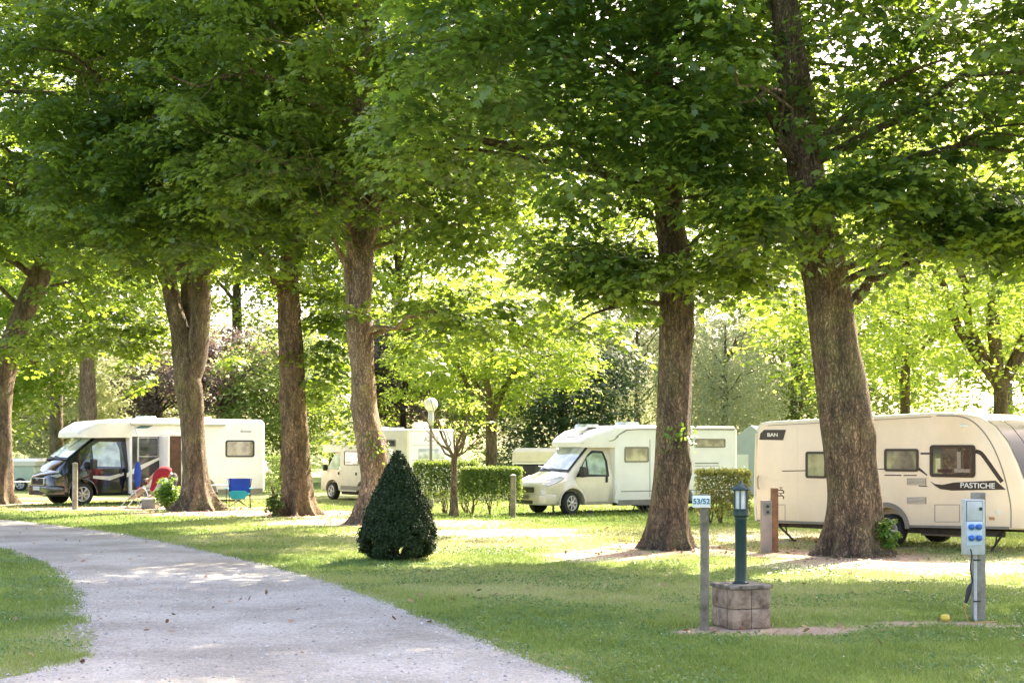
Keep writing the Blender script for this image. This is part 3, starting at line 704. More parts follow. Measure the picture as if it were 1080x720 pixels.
# ------------------------------------------------------------------ background trees
GB = 'trees beyond the camper vans'
def bgtree(name, label, px, Y, h, rx, leaf, seed, zlow=2., trunk_r=.22, n=260, per=60, ls=.26, cr=(.7, 1.3), bark='barkgrey', ry=None, px_shift=0., multi=False, flat=.5, droop=False, lean=0., inner=.3, trunk=True, shape=SH_DIA, ell=None):
    g = np.random.default_rng(seed); X = (px - 540) / F * Y; ry = ry or rx
    root = thing(name, label, 'tree', (X, Y, 0), 0, GB)
    mb = MB(); fork = max(zlow * 1.1, 1.5)
    if multi:
        trunk_mesh(mb, [(0, 0, 0), (.1 * lean, 0, fork * .5), (lean * .4, 0, fork)], [trunk_r, trunk_r * .85, trunk_r * .8], g, nseg=14, flare=.4)
        for k in range(6):
            a = k / 6 * 6.283 + g.random(); q = rx * .6
            limb(mb, (lean * .4, 0, fork * .92), (math.cos(a) * q + lean * .4, math.sin(a) * q, fork + (h - fork) * (.35 + .4 * g.random())), trunk_r * .62, g, 8, .25)
    else:
        trunk_mesh(mb, [(0, 0, 0), (0, 0, fork * .6), (lean, 0, h * .5), (lean, 0, h * .85)], [trunk_r, trunk_r * .85, trunk_r * .55, trunk_r * .15], g, nseg=14, flare=.4)
        for k in range(14):
            a = g.random() * 6.283; z = fork + (h * .7 - fork) * g.random(); q = rx * (.5 + .3 * g.random())
            limb(mb, (lean * min(1, z / h * 2), 0, z), (math.cos(a) * q, math.sin(a) * q, z + h * .16), trunk_r * .3, g, 6, .2)
    mb.build('trunk', M[bark], root, smooth=60)
    cz = (h + zlow) / 2; e = ell or [(lean, 0, cz, rx, ry, (h - zlow) / 2), (lean - rx * .45, 0, cz - .12 * h, rx * .62, ry * .6, (h - zlow) * .28), (lean + rx * .45, -.2 * ry, cz - .08 * h, rx * .6, ry * .6, (h - zlow) * .3)]
    C = crown_points(e, n, g, zlow, inner)
    if droop:      # hanging curtains of twigs
        idx = np.repeat(np.arange(len(C)), per); m = len(idx); Lh = 1.2 + 2.6 * g.random(len(C)); st = g.normal(size=(len(C) * 5, 2)) * .45
        k = idx * 5 + g.integers(0, 5, m); t = g.random(m)
        P = C[idx] + np.c_[st[k, 0], st[k, 1], -Lh[idx] * t] + g.normal(size=(m, 3)) * .08
        P[:, 2] = np.maximum(P[:, 2], .3)
        Nn = g.normal(size=(m, 3)); Nn[:, 2] *= .3; S = ls * (.6 + .6 * g.random(m)); var = .6 * g.random(len(C))[idx] + .4 * g.random(m)
    else:
        P, Nn, S, var = clumps(C, cr[0] + (cr[1] - cr[0]) * g.random(len(C)), per, g, flat=flat, lsize=ls)
    leaves('crown', P, Nn, S, shape, leaf, root, g, var=var)
    return root
LY, LM, LP, LG = M['leaf_yellow'], M['leaf_mid'], M['leaf_pale'], M['leaf_grey']
bgtree('broadleaf_tree', 'bright yellow-green spreading tree with curving limbs behind the caravan roof', 1055, 38, 12, 6.6, LY, 1, zlow=3.4, trunk_r=.22, n=520, per=60, ls=.17, multi=True, bark='bark', cr=(.5, .9), shape=SH_OVAL)
bgtree('broadleaf_tree', 'fresh green tree left of the spreading tree, seen past the thick maple trunk', 955, 47, 13, 5.5, LY, 2, zlow=3.2, n=420, ls=.2, bark='bark', shape=SH_OVAL)
bgtree('young_tree', 'sunlit yellow-green tree with slim upright trunk behind the clipped hedges', 518, 58, 9.5, 4.6, LY, 3, zlow=2.9, trunk_r=.26, n=380, ls=.19, multi=True, cr=(.5, .9), shape=SH_OVAL)
bgtree('evergreen_tree', 'dark green evergreen behind the white motorhome cab', 592, 66, 8.5, 3.6, M['leaf_dark'], 4, zlow=.4, n=260, ls=.22, bark='barkdark')
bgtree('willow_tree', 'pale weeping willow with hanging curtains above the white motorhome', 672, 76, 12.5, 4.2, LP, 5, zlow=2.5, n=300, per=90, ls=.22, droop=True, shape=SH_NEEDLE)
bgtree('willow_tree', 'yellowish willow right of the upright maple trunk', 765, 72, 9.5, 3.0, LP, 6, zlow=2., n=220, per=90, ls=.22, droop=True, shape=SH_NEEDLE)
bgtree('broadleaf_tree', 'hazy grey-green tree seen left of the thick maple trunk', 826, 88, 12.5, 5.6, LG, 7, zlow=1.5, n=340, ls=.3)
bgtree('copper_beech', 'purple-leaved tree above the black-cabbed motorhome', 240, 62, 7.2, 2.9, M['leaf_purple'], 8, zlow=3.0, n=150, ls=.2, bark='barkdark', multi=True, cr=(.5, .9))
bgtree('copper_beech', 'smaller grey-purple tree left of the forked maple', 165, 74, 6.4, 2.2, M['leaf_purple'], 9, zlow=2.6, n=80, ls=.2, bark='barkdark', cr=(.5, .9))
bgtree('copper_beech', 'purple-brown tree behind the over-cab motorhome', 425, 74, 9.5, 3.4, M['leaf_purple'], 10, zlow=2.8, n=180, ls=.24, bark='barkdark')
bgtree('poplar_tree', 'tall tree with pale sunlit trunk left of the forked maple', 92, 66, 15, 5.0, LY, 11, zlow=6.2, trunk_r=.45, n=300, ls=.26, bark='barkpink')
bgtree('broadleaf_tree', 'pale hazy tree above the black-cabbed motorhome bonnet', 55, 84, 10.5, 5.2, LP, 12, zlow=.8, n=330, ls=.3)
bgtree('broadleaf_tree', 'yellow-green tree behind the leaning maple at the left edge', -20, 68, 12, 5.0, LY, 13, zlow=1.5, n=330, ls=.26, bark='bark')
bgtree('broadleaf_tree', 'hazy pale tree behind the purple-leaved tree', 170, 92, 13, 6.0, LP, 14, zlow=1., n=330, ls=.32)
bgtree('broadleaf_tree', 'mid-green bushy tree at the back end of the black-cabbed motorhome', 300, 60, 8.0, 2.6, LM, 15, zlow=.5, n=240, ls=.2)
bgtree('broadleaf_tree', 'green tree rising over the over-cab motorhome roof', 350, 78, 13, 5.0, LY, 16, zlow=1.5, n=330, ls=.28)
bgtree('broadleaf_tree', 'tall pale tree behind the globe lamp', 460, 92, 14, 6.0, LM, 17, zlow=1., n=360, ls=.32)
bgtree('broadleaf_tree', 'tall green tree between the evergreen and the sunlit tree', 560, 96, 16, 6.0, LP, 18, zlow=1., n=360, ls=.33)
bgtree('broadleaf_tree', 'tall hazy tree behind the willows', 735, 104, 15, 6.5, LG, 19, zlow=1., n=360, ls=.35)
bgtree('broadleaf_tree', 'pale green tree at the far right behind the caravan', 1130, 62, 13, 6.0, LY, 20, zlow=2, n=360, ls=.26, bark='bark')
bgtree('broadleaf_tree', 'background tree filling the gap over the caravan tail', 905, 78, 14, 6.0, LM, 21, zlow=1., n=360, ls=.3)
for i, (px, Y, h, r, lf, lb) in enumerate([(60, 78, 23, 7, LY, 'tall yellow-green tree top high at the left'), (250, 80, 24, 7, LM, 'tall green tree top over the purple-leaved tree'),
        (420, 82, 24, 7, LY, 'tall tree top over the over-cab motorhome'), (640, 84, 24, 7, LY, 'tall tree top over the pale willow'), (840, 78, 24, 7, LY, 'tall tree top behind the thick maple crown'), (1060, 72, 22, 7, LY, 'tall tree top high at the right')]):
    bgtree('broadleaf_tree', lb, px, Y, h, r, lf, 40 + i, zlow=8.5, n=420, per=60, ls=.32, cr=(.9, 1.5), trunk_r=.4)
# the wood closing the view: a far mass of foliage
g = np.random.default_rng(5)
n = 1500; X = g.uniform(-85, 85, n); Yw = g.uniform(128, 150, n); Z = 9 * g.random(n) ** 1.1 * (.6 + .7 * vn(X, X * 0, .12, 3))
P, Nn, S, var = clumps(np.c_[X, Yw, Z], g.uniform(1.2, 2.4, n), 50, g, flat=.7, lsize=.55)
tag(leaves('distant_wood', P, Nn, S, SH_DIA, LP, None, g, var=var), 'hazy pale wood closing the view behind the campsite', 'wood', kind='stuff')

# ------------------------------------------------------------------ shrubs and hedges
def hedge(label, p0, Y, w, d, h, leaf, seed, stems, rz=0., low=.42, n=17000, holes=.45, ls=.06):
    g = np.random.default_rng(seed); root = thing('hedge', label, 'hedge', (p0, Y, 0), rz, 'clipped hedges between the pitches')
    mb = MB()
    for k in range(stems):
        x = -w / 2 + w * (k + .5) / stems + g.normal() * .04
        for j in range(5): limb(mb, (x + g.normal() * .03, g.normal() * .05, 0), (x + g.normal() * .22, g.normal() * d * .25, h * (.6 + .3 * g.random())), .022, g, 5, 0)
    mb.build('stems', M['bark'], root, smooth=60)
    q = g.random((n, 3)); face = g.random(n)
    P = (q - .5) * np.array([w, d, h]); P[:, 2] += h / 2
    k = face < .45; P[k, 1] = -d / 2; k = (face >= .45) & (face < .72); P[k, 2] = h; k = (face >= .72) & (face < .80); P[k, 0] = np.sign(q[k, 0] - .5) * w / 2
    zl = P[:, 2] / h
    dens = np.clip((zl - low * .5) / low, 0, 1) * np.where(vn(P[:, 0] * 1.0 + 9, P[:, 2], 5, seed) < holes * (1 - zl) , .25, 1)
    P = P[g.random(n) < dens]; P += g.normal(size=P.shape) * .035
    Nn = g.normal(size=P.shape); Nn[:, 2] += .5; Nn[:, 1] -= .5
    leaves('foliage', P, Nn, ls * (.7 + .6 * g.random(len(P))), SH_OVAL, leaf, root, g)
    return root
x, Y, _ = gp(470, 541); hedge('clipped green hedge left of the pollarded sapling, under the globe lamp', x, Y, 1.75, .7, 1.42, M['leaf_hedge'], 1, 3)
x, Y, _ = gp(518, 543); hedge('clipped green hedge between the sapling and the white motorhome', x, Y, 1.62, .7, 1.28, M['leaf_hedge'], 2, 3)
x, Y, _ = gp(762, 552); hedge('small golden-green hedge behind the numbered post', x, Y, 1.25, .7, 1.28, M['leaf_hedge2'], 3, 3, low=.2, n=9000)
x, Y, _ = gp(286, 528); hedge('loose green hedge at the back end of the black-cabbed motorhome', x, Y + 3, 1.6, .8, 1.5, M['leaf_hedge'], 4, 2, n=5000, low=.15)

def bush(name, label, loc, rx, ry, h, leaf, seed, n=1500, ls=.09, per=22, group=None, cat='shrub'):
    g = np.random.default_rng(seed); root = thing(name, label, cat, loc, 0, group)
    m = n // per; d = g.normal(size=(m, 3)); d /= np.linalg.norm(d, axis=1, keepdims=True); C = d * np.array([rx, ry, h / 2]) * (.3 + .65 * g.random((m, 1))); C[:, 2] += h / 2
    C[:, 2] = np.maximum(C[:, 2], .06)
    mb = MB()
    for k in range(10): limb(mb, (g.normal() * .05, g.normal() * .05, 0), C[k], .014, g, 5, 0)
    mb.build('stems', M['bark'], root)
    P, Nn, S, var = clumps(C, np.full(m, min(rx, h) * .38), per, g, flat=.8, lsize=ls)
    P[:, 2] = np.maximum(P[:, 2], .03)
    leaves('foliage', P, Nn, S, SH_OVAL, leaf, root, g, var=var); return root
x, Y, _ = gp(178, 537); bush('shrub', 'leafy green shrub at the left foot of the forked maple', (x, Y - .2, 0), .42, .4, .98, M['leaf_ivy'], 1, ls=.12)
x, Y, _ = gp(291, 544); bush('shrub', 'low dark green shoots at the left foot of the orange-brown maple', (x, Y - .3, 0), .28, .3, .65, M['leaf_hedge'], 2, n=700, ls=.1)
x, Y, _ = gp(932, 586); bush('ivy_clump', 'bright green ivy clump at the right foot of the thick maple', (x, Y - .1, 0), .24, .25, .7, M['leaf_ivy'], 3, n=1100, ls=.08, cat='ivy')
x, Y, _ = gp(540, 528); bush('shrub', 'rounded pale shrub behind the hedge by the motorhome front', (x, Y + 12, 0), 1.5, 1.2, 2.1, M['leaf_dark'], 4, n=3000, ls=.13)
# shoots on the upright maple's trunk
g = np.random.default_rng(9)
def shoots(loc, r, n, label, s):
    root = thing('ivy_shoots', label, 'ivy', loc, 0)
    gg = np.random.default_rng(s); a = gg.uniform(3.6, 5.9, n); z = gg.normal(size=n) * .18
    P = np.c_[np.cos(a) * (r + .05 * gg.random(n)), np.sin(a) * (r + .05 + .08 * gg.random(n)), z]; Nn = np.c_[np.cos(a), np.sin(a), .6 + 0 * a] + gg.normal(size=(n, 3)) * .4
    leaves('foliage', P, Nn, .10 * (.6 + .6 * gg.random(n)), SH_OVAL, M['leaf_ivy'], root, gg)
    mb = MB(); mb.tube([(0, -r - .01, -.3), (.02, -r - .03, 0), (-.02, -r - .02, .3)], .008, 5); mb.build('stem', M['bark'], root)
a = at(714, 460, 26.6); shoots(a, .34, 60, 'green leafy shoots sprouting from the upright maple trunk', 1)
a = at(392, 470, 35.3); shoots((a[0] + .15, a[1], a[2]), .36, 40, 'green shoots on the pinkish curved trunk', 2)

# clipped yew cone
x, Y, _ = gp(420, 590); g = np.random.default_rng(21)
root = thing('yew_cone', 'dark clipped yew cone standing alone on the lawn', 'topiary', (x, Y, 0))
prof = [(.42, .0), (.60, .12), (.65, .30), (.62, .55), (.52, .85), (.38, 1.15), (.24, 1.45), (.10, 1.72), (.02, 1.84)]
def prad(z): return np.interp(z, [p[1] for p in prof], [p[0] for p in prof])
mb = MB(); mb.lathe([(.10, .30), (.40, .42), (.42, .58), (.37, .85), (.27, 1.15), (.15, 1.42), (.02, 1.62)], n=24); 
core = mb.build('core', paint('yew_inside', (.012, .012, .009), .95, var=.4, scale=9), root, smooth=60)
mb = MB()
for k in range(34): limb(mb, (g.normal() * .05, g.normal() * .05, 0), (math.cos(k) * .52, math.sin(k) * .52, .15 + .5 * g.random()), .022, g, 5, 0)
mb.build('stems', M['barkdark'], root)
n = 60000; z = 1.86 * (1 - np.sqrt(1 - g.random(n) * .9995)); an = g.random(n) * 6.283
lump = .14 * (vn(an * 5, z * 7, 1, 3) - .5) + .09 * (vn(an * 14, z * 16, 1, 4) - .5)
r = prad(z) * (1 + lump) - .09 * g.random(n) ** 2 + .025 * g.random(n) ** 6
hole = (vn(an * 4.5, z * 7, 1, 8) < .40 * np.clip(1.0 - z / .75, 0, 1)); hole |= (np.abs(an - 4.75 + .3 * (vn(z, z, 9, 2) - .5)) < .30) & (z < .24) & (g.random(n) < .9); r = r + .07 * g.random(n) ** 14 - .16 * g.random(n) ** 2 * np.clip(1 - z / .8, 0, 1)
k = ~hole; z = z[k]; an = an[k]; r = r[k]; n = len(z)
P = np.c_[np.cos(an) * r, np.sin(an) * r, z + .02]; Nn = np.c_[np.cos(an), np.sin(an), .45 + 0 * an] + g.normal(size=(n, 3)) * .8
leaves('foliage', P, Nn, .036 * (.6 + .8 * g.random(n)), SH_OVAL, M['leaf_yew'], root, g)

# pollarded sapling by the hedges, bare upswept branches
x, Y, _ = gp(479, 544); root = thing('sapling', 'slender pollarded tree with bare upswept branches between the two hedges', 'tree', (x, Y - .3, 0)); g = np.random.default_rng(31)
mb = MB(); trunk_mesh(mb, [(0, 0, 0), (0, 0, .8), (.02, 0, 1.7)], [.11, .085, .085], g, nseg=12, flare=.4)
ends = []
for k in range(16):
    a = g.random() * 6.283; q = .5 + .9 * g.random(); e = (math.cos(a) * q, math.sin(a) * q * .8, 2.2 + 1.2 * g.random()); ends.append(e); limb(mb, (0, 0, 1.6), e, .035, g, 6, -.25)
mb.build('trunk', M['barkgrey'], root, smooth=60)
ends = [e for e in ends if e[0] > -.2]; P, Nn, S, var = clumps(np.array(ends), np.full(len(ends), .36), 34, g, lsize=.11); leaves('crown', P, Nn, S, SH_OVAL, LY, root, g, var=var)

# ------------------------------------------------------------------ street furniture
# bollard lamp on concrete plinth
x, Y, _ = gp(786, 664); pl = thing('concrete_plinth', 'square mossy concrete block plinth with a slab on top', 'plinth', (x, Y + .28, 0), R(20))
mb = MB()
w = .455
for zc, hh_ in ((.105, .20), (.314, .20)):
    off = 0 if zc < .2 else .06
    for sgn in (-1, 1):
        mb.box((sgn * w * .25 + 0, -w / 2 + .055, zc), (w / 2 - .005, .11, hh_)); mb.box((sgn * w * .25, w / 2 - .055, zc), (w / 2 - .005, .11, hh_))
    mb.box((-w / 2 + .055, 0, zc), (.11, w - .23, hh_)); mb.box((w / 2 - .055, 0, zc), (.11, w - .23, hh_))
mb.build('block', M['concrete'], pl, bevel=.008)
mb = MB(); mb.box((0, 0, .21), (w - .03, w - .03, .40)); mb.build('core', M['cap'], pl)
mb = MB(); mb.box((0, 0, .437), (w + .04, w + .04, .04)); mb.build('cap', M['cap'], pl, bevel=.01)
bl = thing('bollard_lamp', 'dark green bollard lamp with a paned lantern, on the concrete plinth', 'lamp', (x + .0, Y + .28, .457))
mb = MB(); mb.lathe([(.088, 0), (.088, .018), (.065, .03), (.062, .06), (.062, .66), (.066, .67), (.066, .70), (.085, .72), (.085, .77), (.07, .775)], n=28); mb.build('post', M['greenpost'], bl, smooth=40)
mb = MB(); mb.lathe([(.062, .775), (.062, .985)], n=20); mb.build('lantern_glass', M['frost'], bl)
mb = MB()
for k in range(6):
    a = k / 6 * 6.283 + .25; mb.box((math.cos(a) * .073, math.sin(a) * .073, .88), (.012, .014, .21), rz=a)
mb.lathe([(.082, .775), (.082, .79), (.074, .79)], n=28)
mb.build('lantern_frame', M['greenpost'], bl)
mb = MB(); mb.lathe([(.100, .985), (.105, .995), (.095, 1.01), (.05, 1.045), (.022, 1.06), (.015, 1.075), (.001, 1.078)], n=28); mb.build('roof', M['greenpost'], bl, smooth=40)
# number post
def text(s, size, mat, parent, loc, rot, ext=.002, name='lettering', shear=0., sx=1., bold=0.):
    cu = bpy.data.curves.new('t', 'FONT'); cu.body = s; cu.size = size; cu.extrude = ext; cu.shear = shear; cu.offset = bold; cu.align_x = 'CENTER'; cu.align_y = 'CENTER'
    to = bpy.data.objects.new('t', cu); col.objects.link(to); dg = bpy.context.evaluated_depsgraph_get(); dg.update()
    me = bpy.data.meshes.new_from_object(to.evaluated_get(dg)); bpy.data.objects.remove(to)
    o = link(name, me, mat, parent); me.materials.clear(); me.materials.append(mat)
    o.location = loc; o.rotation_euler = rot; o.scale = (sx, 1, 1); return o
x, Y, _ = gp(743, 664); r_ = thing('number_post', 'slim round timber post carrying the white pitch number plate', 'post', (x, Y, 0))
mb = MB(); trunk_mesh(mb, [(0, 0, 0), (.003, 0, .7), (-.004, 0, 1.41)], [.047, .045, .044], np.random.default_rng(3), nseg=16, rough=.03); mb.build('post', M['oldwood'], r_, smooth=50)
pt = MB(); pt.box((-.04, -.058, 1.335), (.185, .012, .125)); pt.build('number_plate', M['sign'], r_, bevel=.004)
text('53/52', .078, M['bluenum'], r_, (-.04, -.068, 1.335), (R(90), 0, 0), bold=.002)
mb = MB(); mb.box((-.14, -.04, 1.275), (.03, .03, .02)); mb.build('bracket', M['blackplastic'], r_)

# electric hook-up
x, Y, _ = gp(1030, 654); r_ = thing('electric_hookup_post', 'square timber post with a grey socket box and plugged-in cable', 'power post', (x, Y, 0), R(6))
mb = MB(); mb.box((.03, .03, .70), (.125, .125, 1.40)); mb.build('post', M['greywood'], r_, bevel=.01)
mb = MB(); mb.box((-.085, -.10, 1.03), (.22, .13, .60)); mb.build('socket_box', M['greybox'], r_, bevel=.012)
mb = MB(); mb.box((-.10, -.1665, 1.205), (.185, .003, .225)); mb.build('lid_seal', M['greytrim'], r_)
mb = MB(); mb.box((-.10, -.174, 1.205), (.17, .014, .21)); mb.build('box_lid', M['greybox'], r_, bevel=.01)
mb = MB(); mb.box((-.10, -.170, .965), (.17, .010, .26)); mb.build('socket_panel', paint('socket_panel', (.60, .70, .80), .4), r_, bevel=.004)
for i, (dx, dz) in enumerate([(-.145, 1.035), (-.06, 1.035), (-.145, .915), (-.06, .915)]):
    mb = MB(); mb.lathe([(.030, 0), (.034, -.03), (.028, -.034)], (dx, -.176, dz), 18, 'Y'); mb.box((dx, -.216, dz + .010), (.05, .010, .04), rx=R(-25)); s_ = mb.build('socket', M['blueplug'], r_, bevel=.002)
mb = MB(); mb.lathe([(.018, 0), (.018, -.01)], (-.035, -.18, 1.23), 12, 'Y'); mb.build('lock', M['blackplastic'], r_)
mb = MB(); mb.tube([(-.035, -.05, 0), (-.035, -.05, .75)], .017, 12); mb.build('conduit', M['greybox'], r_)
for q_ in (.21, .66): MB().tube([(-.035, -.05, q_), (-.035, -.05, q_ + .015)], .026, 12).box((-.01, -.045, q_ + .008), (.06, .03, .010)).build('clip', M['cable'], r_)
r_ = tag(MB().tube(spine([(-.14, -.23, .80), (-.13, -.24, .72), (-.15, -.25, .60), (-.125, -.25, .47), (-.135, -.25, .42)], 6), .008, 8).build('cable', M['cable']), 'x', 'x')
r_.location = (x, Y, 0); tag(r_, 'black cable hanging from the socket box to a black plug', 'cable')
mb = MB(); mb.tube([(-.135, -.25, .43), (-.15, -.25, .40), (-.165, -.25, .36), (-.185, -.25, .27), (-.20, -.25, .22)], [.014, .024, .03, .022, .016], 12); mb.build('plug', M['blackplastic'], r_)
o = MB().tube(spine([(-.20, -.25, .22), (-.205, -.26, .12), (-.17, -.27, .02), (-.08, -.25, .012), (.02, -.2, .01), (.18, -.14, .004), (.30, -.10, -.01)], 6), .005, 8).build('cable', M['orange'])
o.location = (x, Y, 0); tag(o, 'thin orange cable hanging from the black plug into the earth', 'cable')
xx, yy, _ = gp(997, 655); g = np.random.default_rng(2)
mb = MB(); mb.lathe([(.0, 0), (.035, .01), (.05, .035), (.045, .065), (.02, .08), (.0, .082)], n=14); o = mb.build('yellow_ball', M['yellow']); o.location = (xx, yy, 0); tag(o, 'small yellow ball on the bare earth left of the hook-up post', 'ball')

# tap post
x, Y, _ = gp(814, 582); r_ = thing('tap_post', 'rusty brown tap post with a taupe panel and small taps, left of the thick maple', 'tap', (x, Y, 0), R(8))
mb = MB(); mb.box((.05, 0, .58), (.12, .10, 1.16)); mb.build('post', M['rust'], r_, bevel=.008)
mb = MB(); mb.box((-.11, -.02, .47), (.19, .12, .94)); mb.build('service_panel', M['taupe'], r_, bevel=.01)
mb = MB(); mb.box((-.11, -.085, .78), (.15, .012, .22)); mb.build('face_plate', M['greytrim'], r_)
for dz in (.73, .83):
    mb = MB(); mb.lathe([(.022, 0), (.026, -.03), (.02, -.035)], (-.11, -.092, dz), 12, 'Y'); mb.build('socket', M['blackplastic'], r_)
for dz in (1.02, 1.12):
    mb = MB(); mb.tube([(.11, 0, dz), (.20, 0, dz), (.22, 0, dz - .02), (.22, 0, dz - .06)], .012, 8); mb.tube([(.17, 0, dz), (.17, 0, dz + .04)], .008, 6); mb.box((.17, 0, dz + .045), (.07, .012, .012)); mb.build('tap', M['chassis'], r_)
g = np.random.default_rng(4)
# wooden posts
def post(px, py, h, r, label, Y=None, mat='greywood', cap=False):
    x, Yg, _ = gp(px, py); r_ = thing('timber_post', label, 'post', (x, Yg, 0))
    mb = MB(); trunk_mesh(mb, [(0, 0, 0), (.005, 0, h * .5), (.01, 0, h)], [r, r * .97, r * .95], g, nseg=12, rough=.03); mb.build('post', M[mat], r_, smooth=50)
    mb = MB(); mb.lathe([(r * 1.1, h), (r * 1.15, h + .02), (r * .3, h + .05)], n=12); mb.build('post_cap', M['greytrim'], r_)
post(79, 537, 1.38, .085, 'short timber post in front of the black-cabbed motorhome bonnet')
post(541, 546, 1.12, .075, 'short timber post at the right end of the hedge by the white motorhome', mat='oldwood')
# globe lamp
Y = 43.5; x = (454.5 - 540) / F * Y; r_ = thing('globe_lamp', 'opal globe lamp on a thin dark column behind the hedge', 'lamp', (x, Y, 0))
mb = MB(); mb.lathe([(.09, 0), (.09, .3), (.05, .32), (.045, 2.55), (.06, 2.56)], n=16); mb.build('column', M['greytrim'], r_, smooth=40)
mb = MB(); mb.lathe([(.06, 2.56), (.09, 2.62), (.10, 2.78), (.08, 2.95), (.12, 2.99), (.12, 3.01)], n=16); mb.build('collar', M['silver'], r_, smooth=40)
mb = MB(); mb.lathe([(.21 * math.sin(a), 3.19 - .21 * math.cos(a)) for a in np.linspace(.25, 3.12, 16)], n=24); mb.build('globe', M['globe'], r_, smooth=70)

# ------------------------------------------------------------------ vehicles
def rrect(x0, x1, z0, z1, r, n=4):
    out = []
    for cx, cz, a0 in ((x1 - r, z1 - r, 0), (x0 + r, z1 - r, 90), (x0 + r, z0 + r, 180), (x1 - r, z0 + r, 270)):
        for k in range(n + 1):
            a = R(a0 + 90 * k / n); out.append((cx + r * math.cos(a), cz + r * math.sin(a)))
    return out
def window(parent, x0, x1, z0, z1, y, frame, pane, fw=.035, r=.05, th=.022, blind=None):
    mb = MB(); o_ = rrect(x0, x1, z0, z1, r); i_ = rrect(x0 + fw, x1 - fw, z0 + fw, z1 - fw, max(r - fw * .6, .012)); n = len(o_)
    vs = [(a, y - th, b) for a, b in o_] + [(a, y - th, b) for a, b in i_] + [(a, y, b) for a, b in o_] + [(a, y, b) for a, b in i_]
    fs = []
    for k in range(n):
        j = (k + 1) % n; fs += [(k, j, n + j, n + k), (2 * n + k, 2 * n + j, j, k), (n + k, n + j, 3 * n + j, 3 * n + k), (3 * n + k, 3 * n + j, 2 * n + j, 2 * n + k)]
    mb.add(vs, fs); w_ = mb.build('window', frame, parent, smooth=30)
    mb = MB(); mb.prism(rrect(x0 + fw * .8, x1 - fw * .8, z0 + fw * .8, z1 - fw * .8, .02), y - th * .5, y - .002); mb.build('pane', pane, w_, smooth=30)
    if blind:
        mb = MB(); mb.prism([(x0 + fw, z1 - fw - blind[0] * (z1 - z0)), (x1 - fw, z1 - fw - blind[0] * (z1 - z0)), (x1 - fw, z1 - fw), (x0 + fw, z1 - fw)], y - th * .5 - .004, y - th * .5 - .001); mb.build('blind', blind[1], w_, smooth=0)
    return w_
def wheel(parent, x, y, r, side=-1, rim='rimmetal', steer=0., spokes=7, wd=.2):
    w = bpy.data.objects.new('wheel', None); col.objects.link(w); w.parent = parent; w.location = (x, y, r); w.rotation_euler = (0, 0, steer); w.empty_display_size = .1
    b = wd
    MB().lathe([(r * .62, 0), (r * .70, -.012), (r * .93, -.008), (r, .025), (r, b - .025), (r * .93, b + .008), (r * .62, b)], n=32, axis='Y').build('tyre', M['rubber'], w, smooth=40)
    MB().lathe([(r * .60, .03), (r * .60, .035)], n=24, axis='Y').build('hub_back', M['blackplastic'], w)
    mb = MB(); n = 32
    mb.lathe([(r * .64, .0), (r * .66, -.006), (r * .62, -.012), (r * .56, .0), (r * .56, .03), (r * .64, .03)], n=n, axis='Y')
    for k in range(spokes):
        a = k / spokes * 6.283
        mb.box((math.cos(a) * r * .34, .004, math.sin(a) * r * .34), (r * .52, .02, r * .14), ry=-a)
    mb.lathe([(r * .16, .02), (r * .18, -.004), (r * .10, -.012)], n=16, axis='Y')
    mb.build('rim', M[rim], w, smooth=40)
    return w
W = 2.1
def mring(x, w, zb, zt, r, yc=W / 2, k=4, wt=None):
    wt = wt or w; pts = [(x, yc - w, zb), (x, yc - w, zb + .12)]
    for q in range(k + 1):
        a = R(180 - 90 * q / k); pts.append((x, yc - wt + r + r * math.cos(a), zt - r + r * math.sin(a)))
    for q in range(k + 1):
        a = R(90 - 90 * q / k); pts.append((x, yc + wt - r + r * math.cos(a), zt - r + r * math.sin(a)))
    pts += [(x, yc + w, zb + .12), (x, yc + w, zb)]; return pts
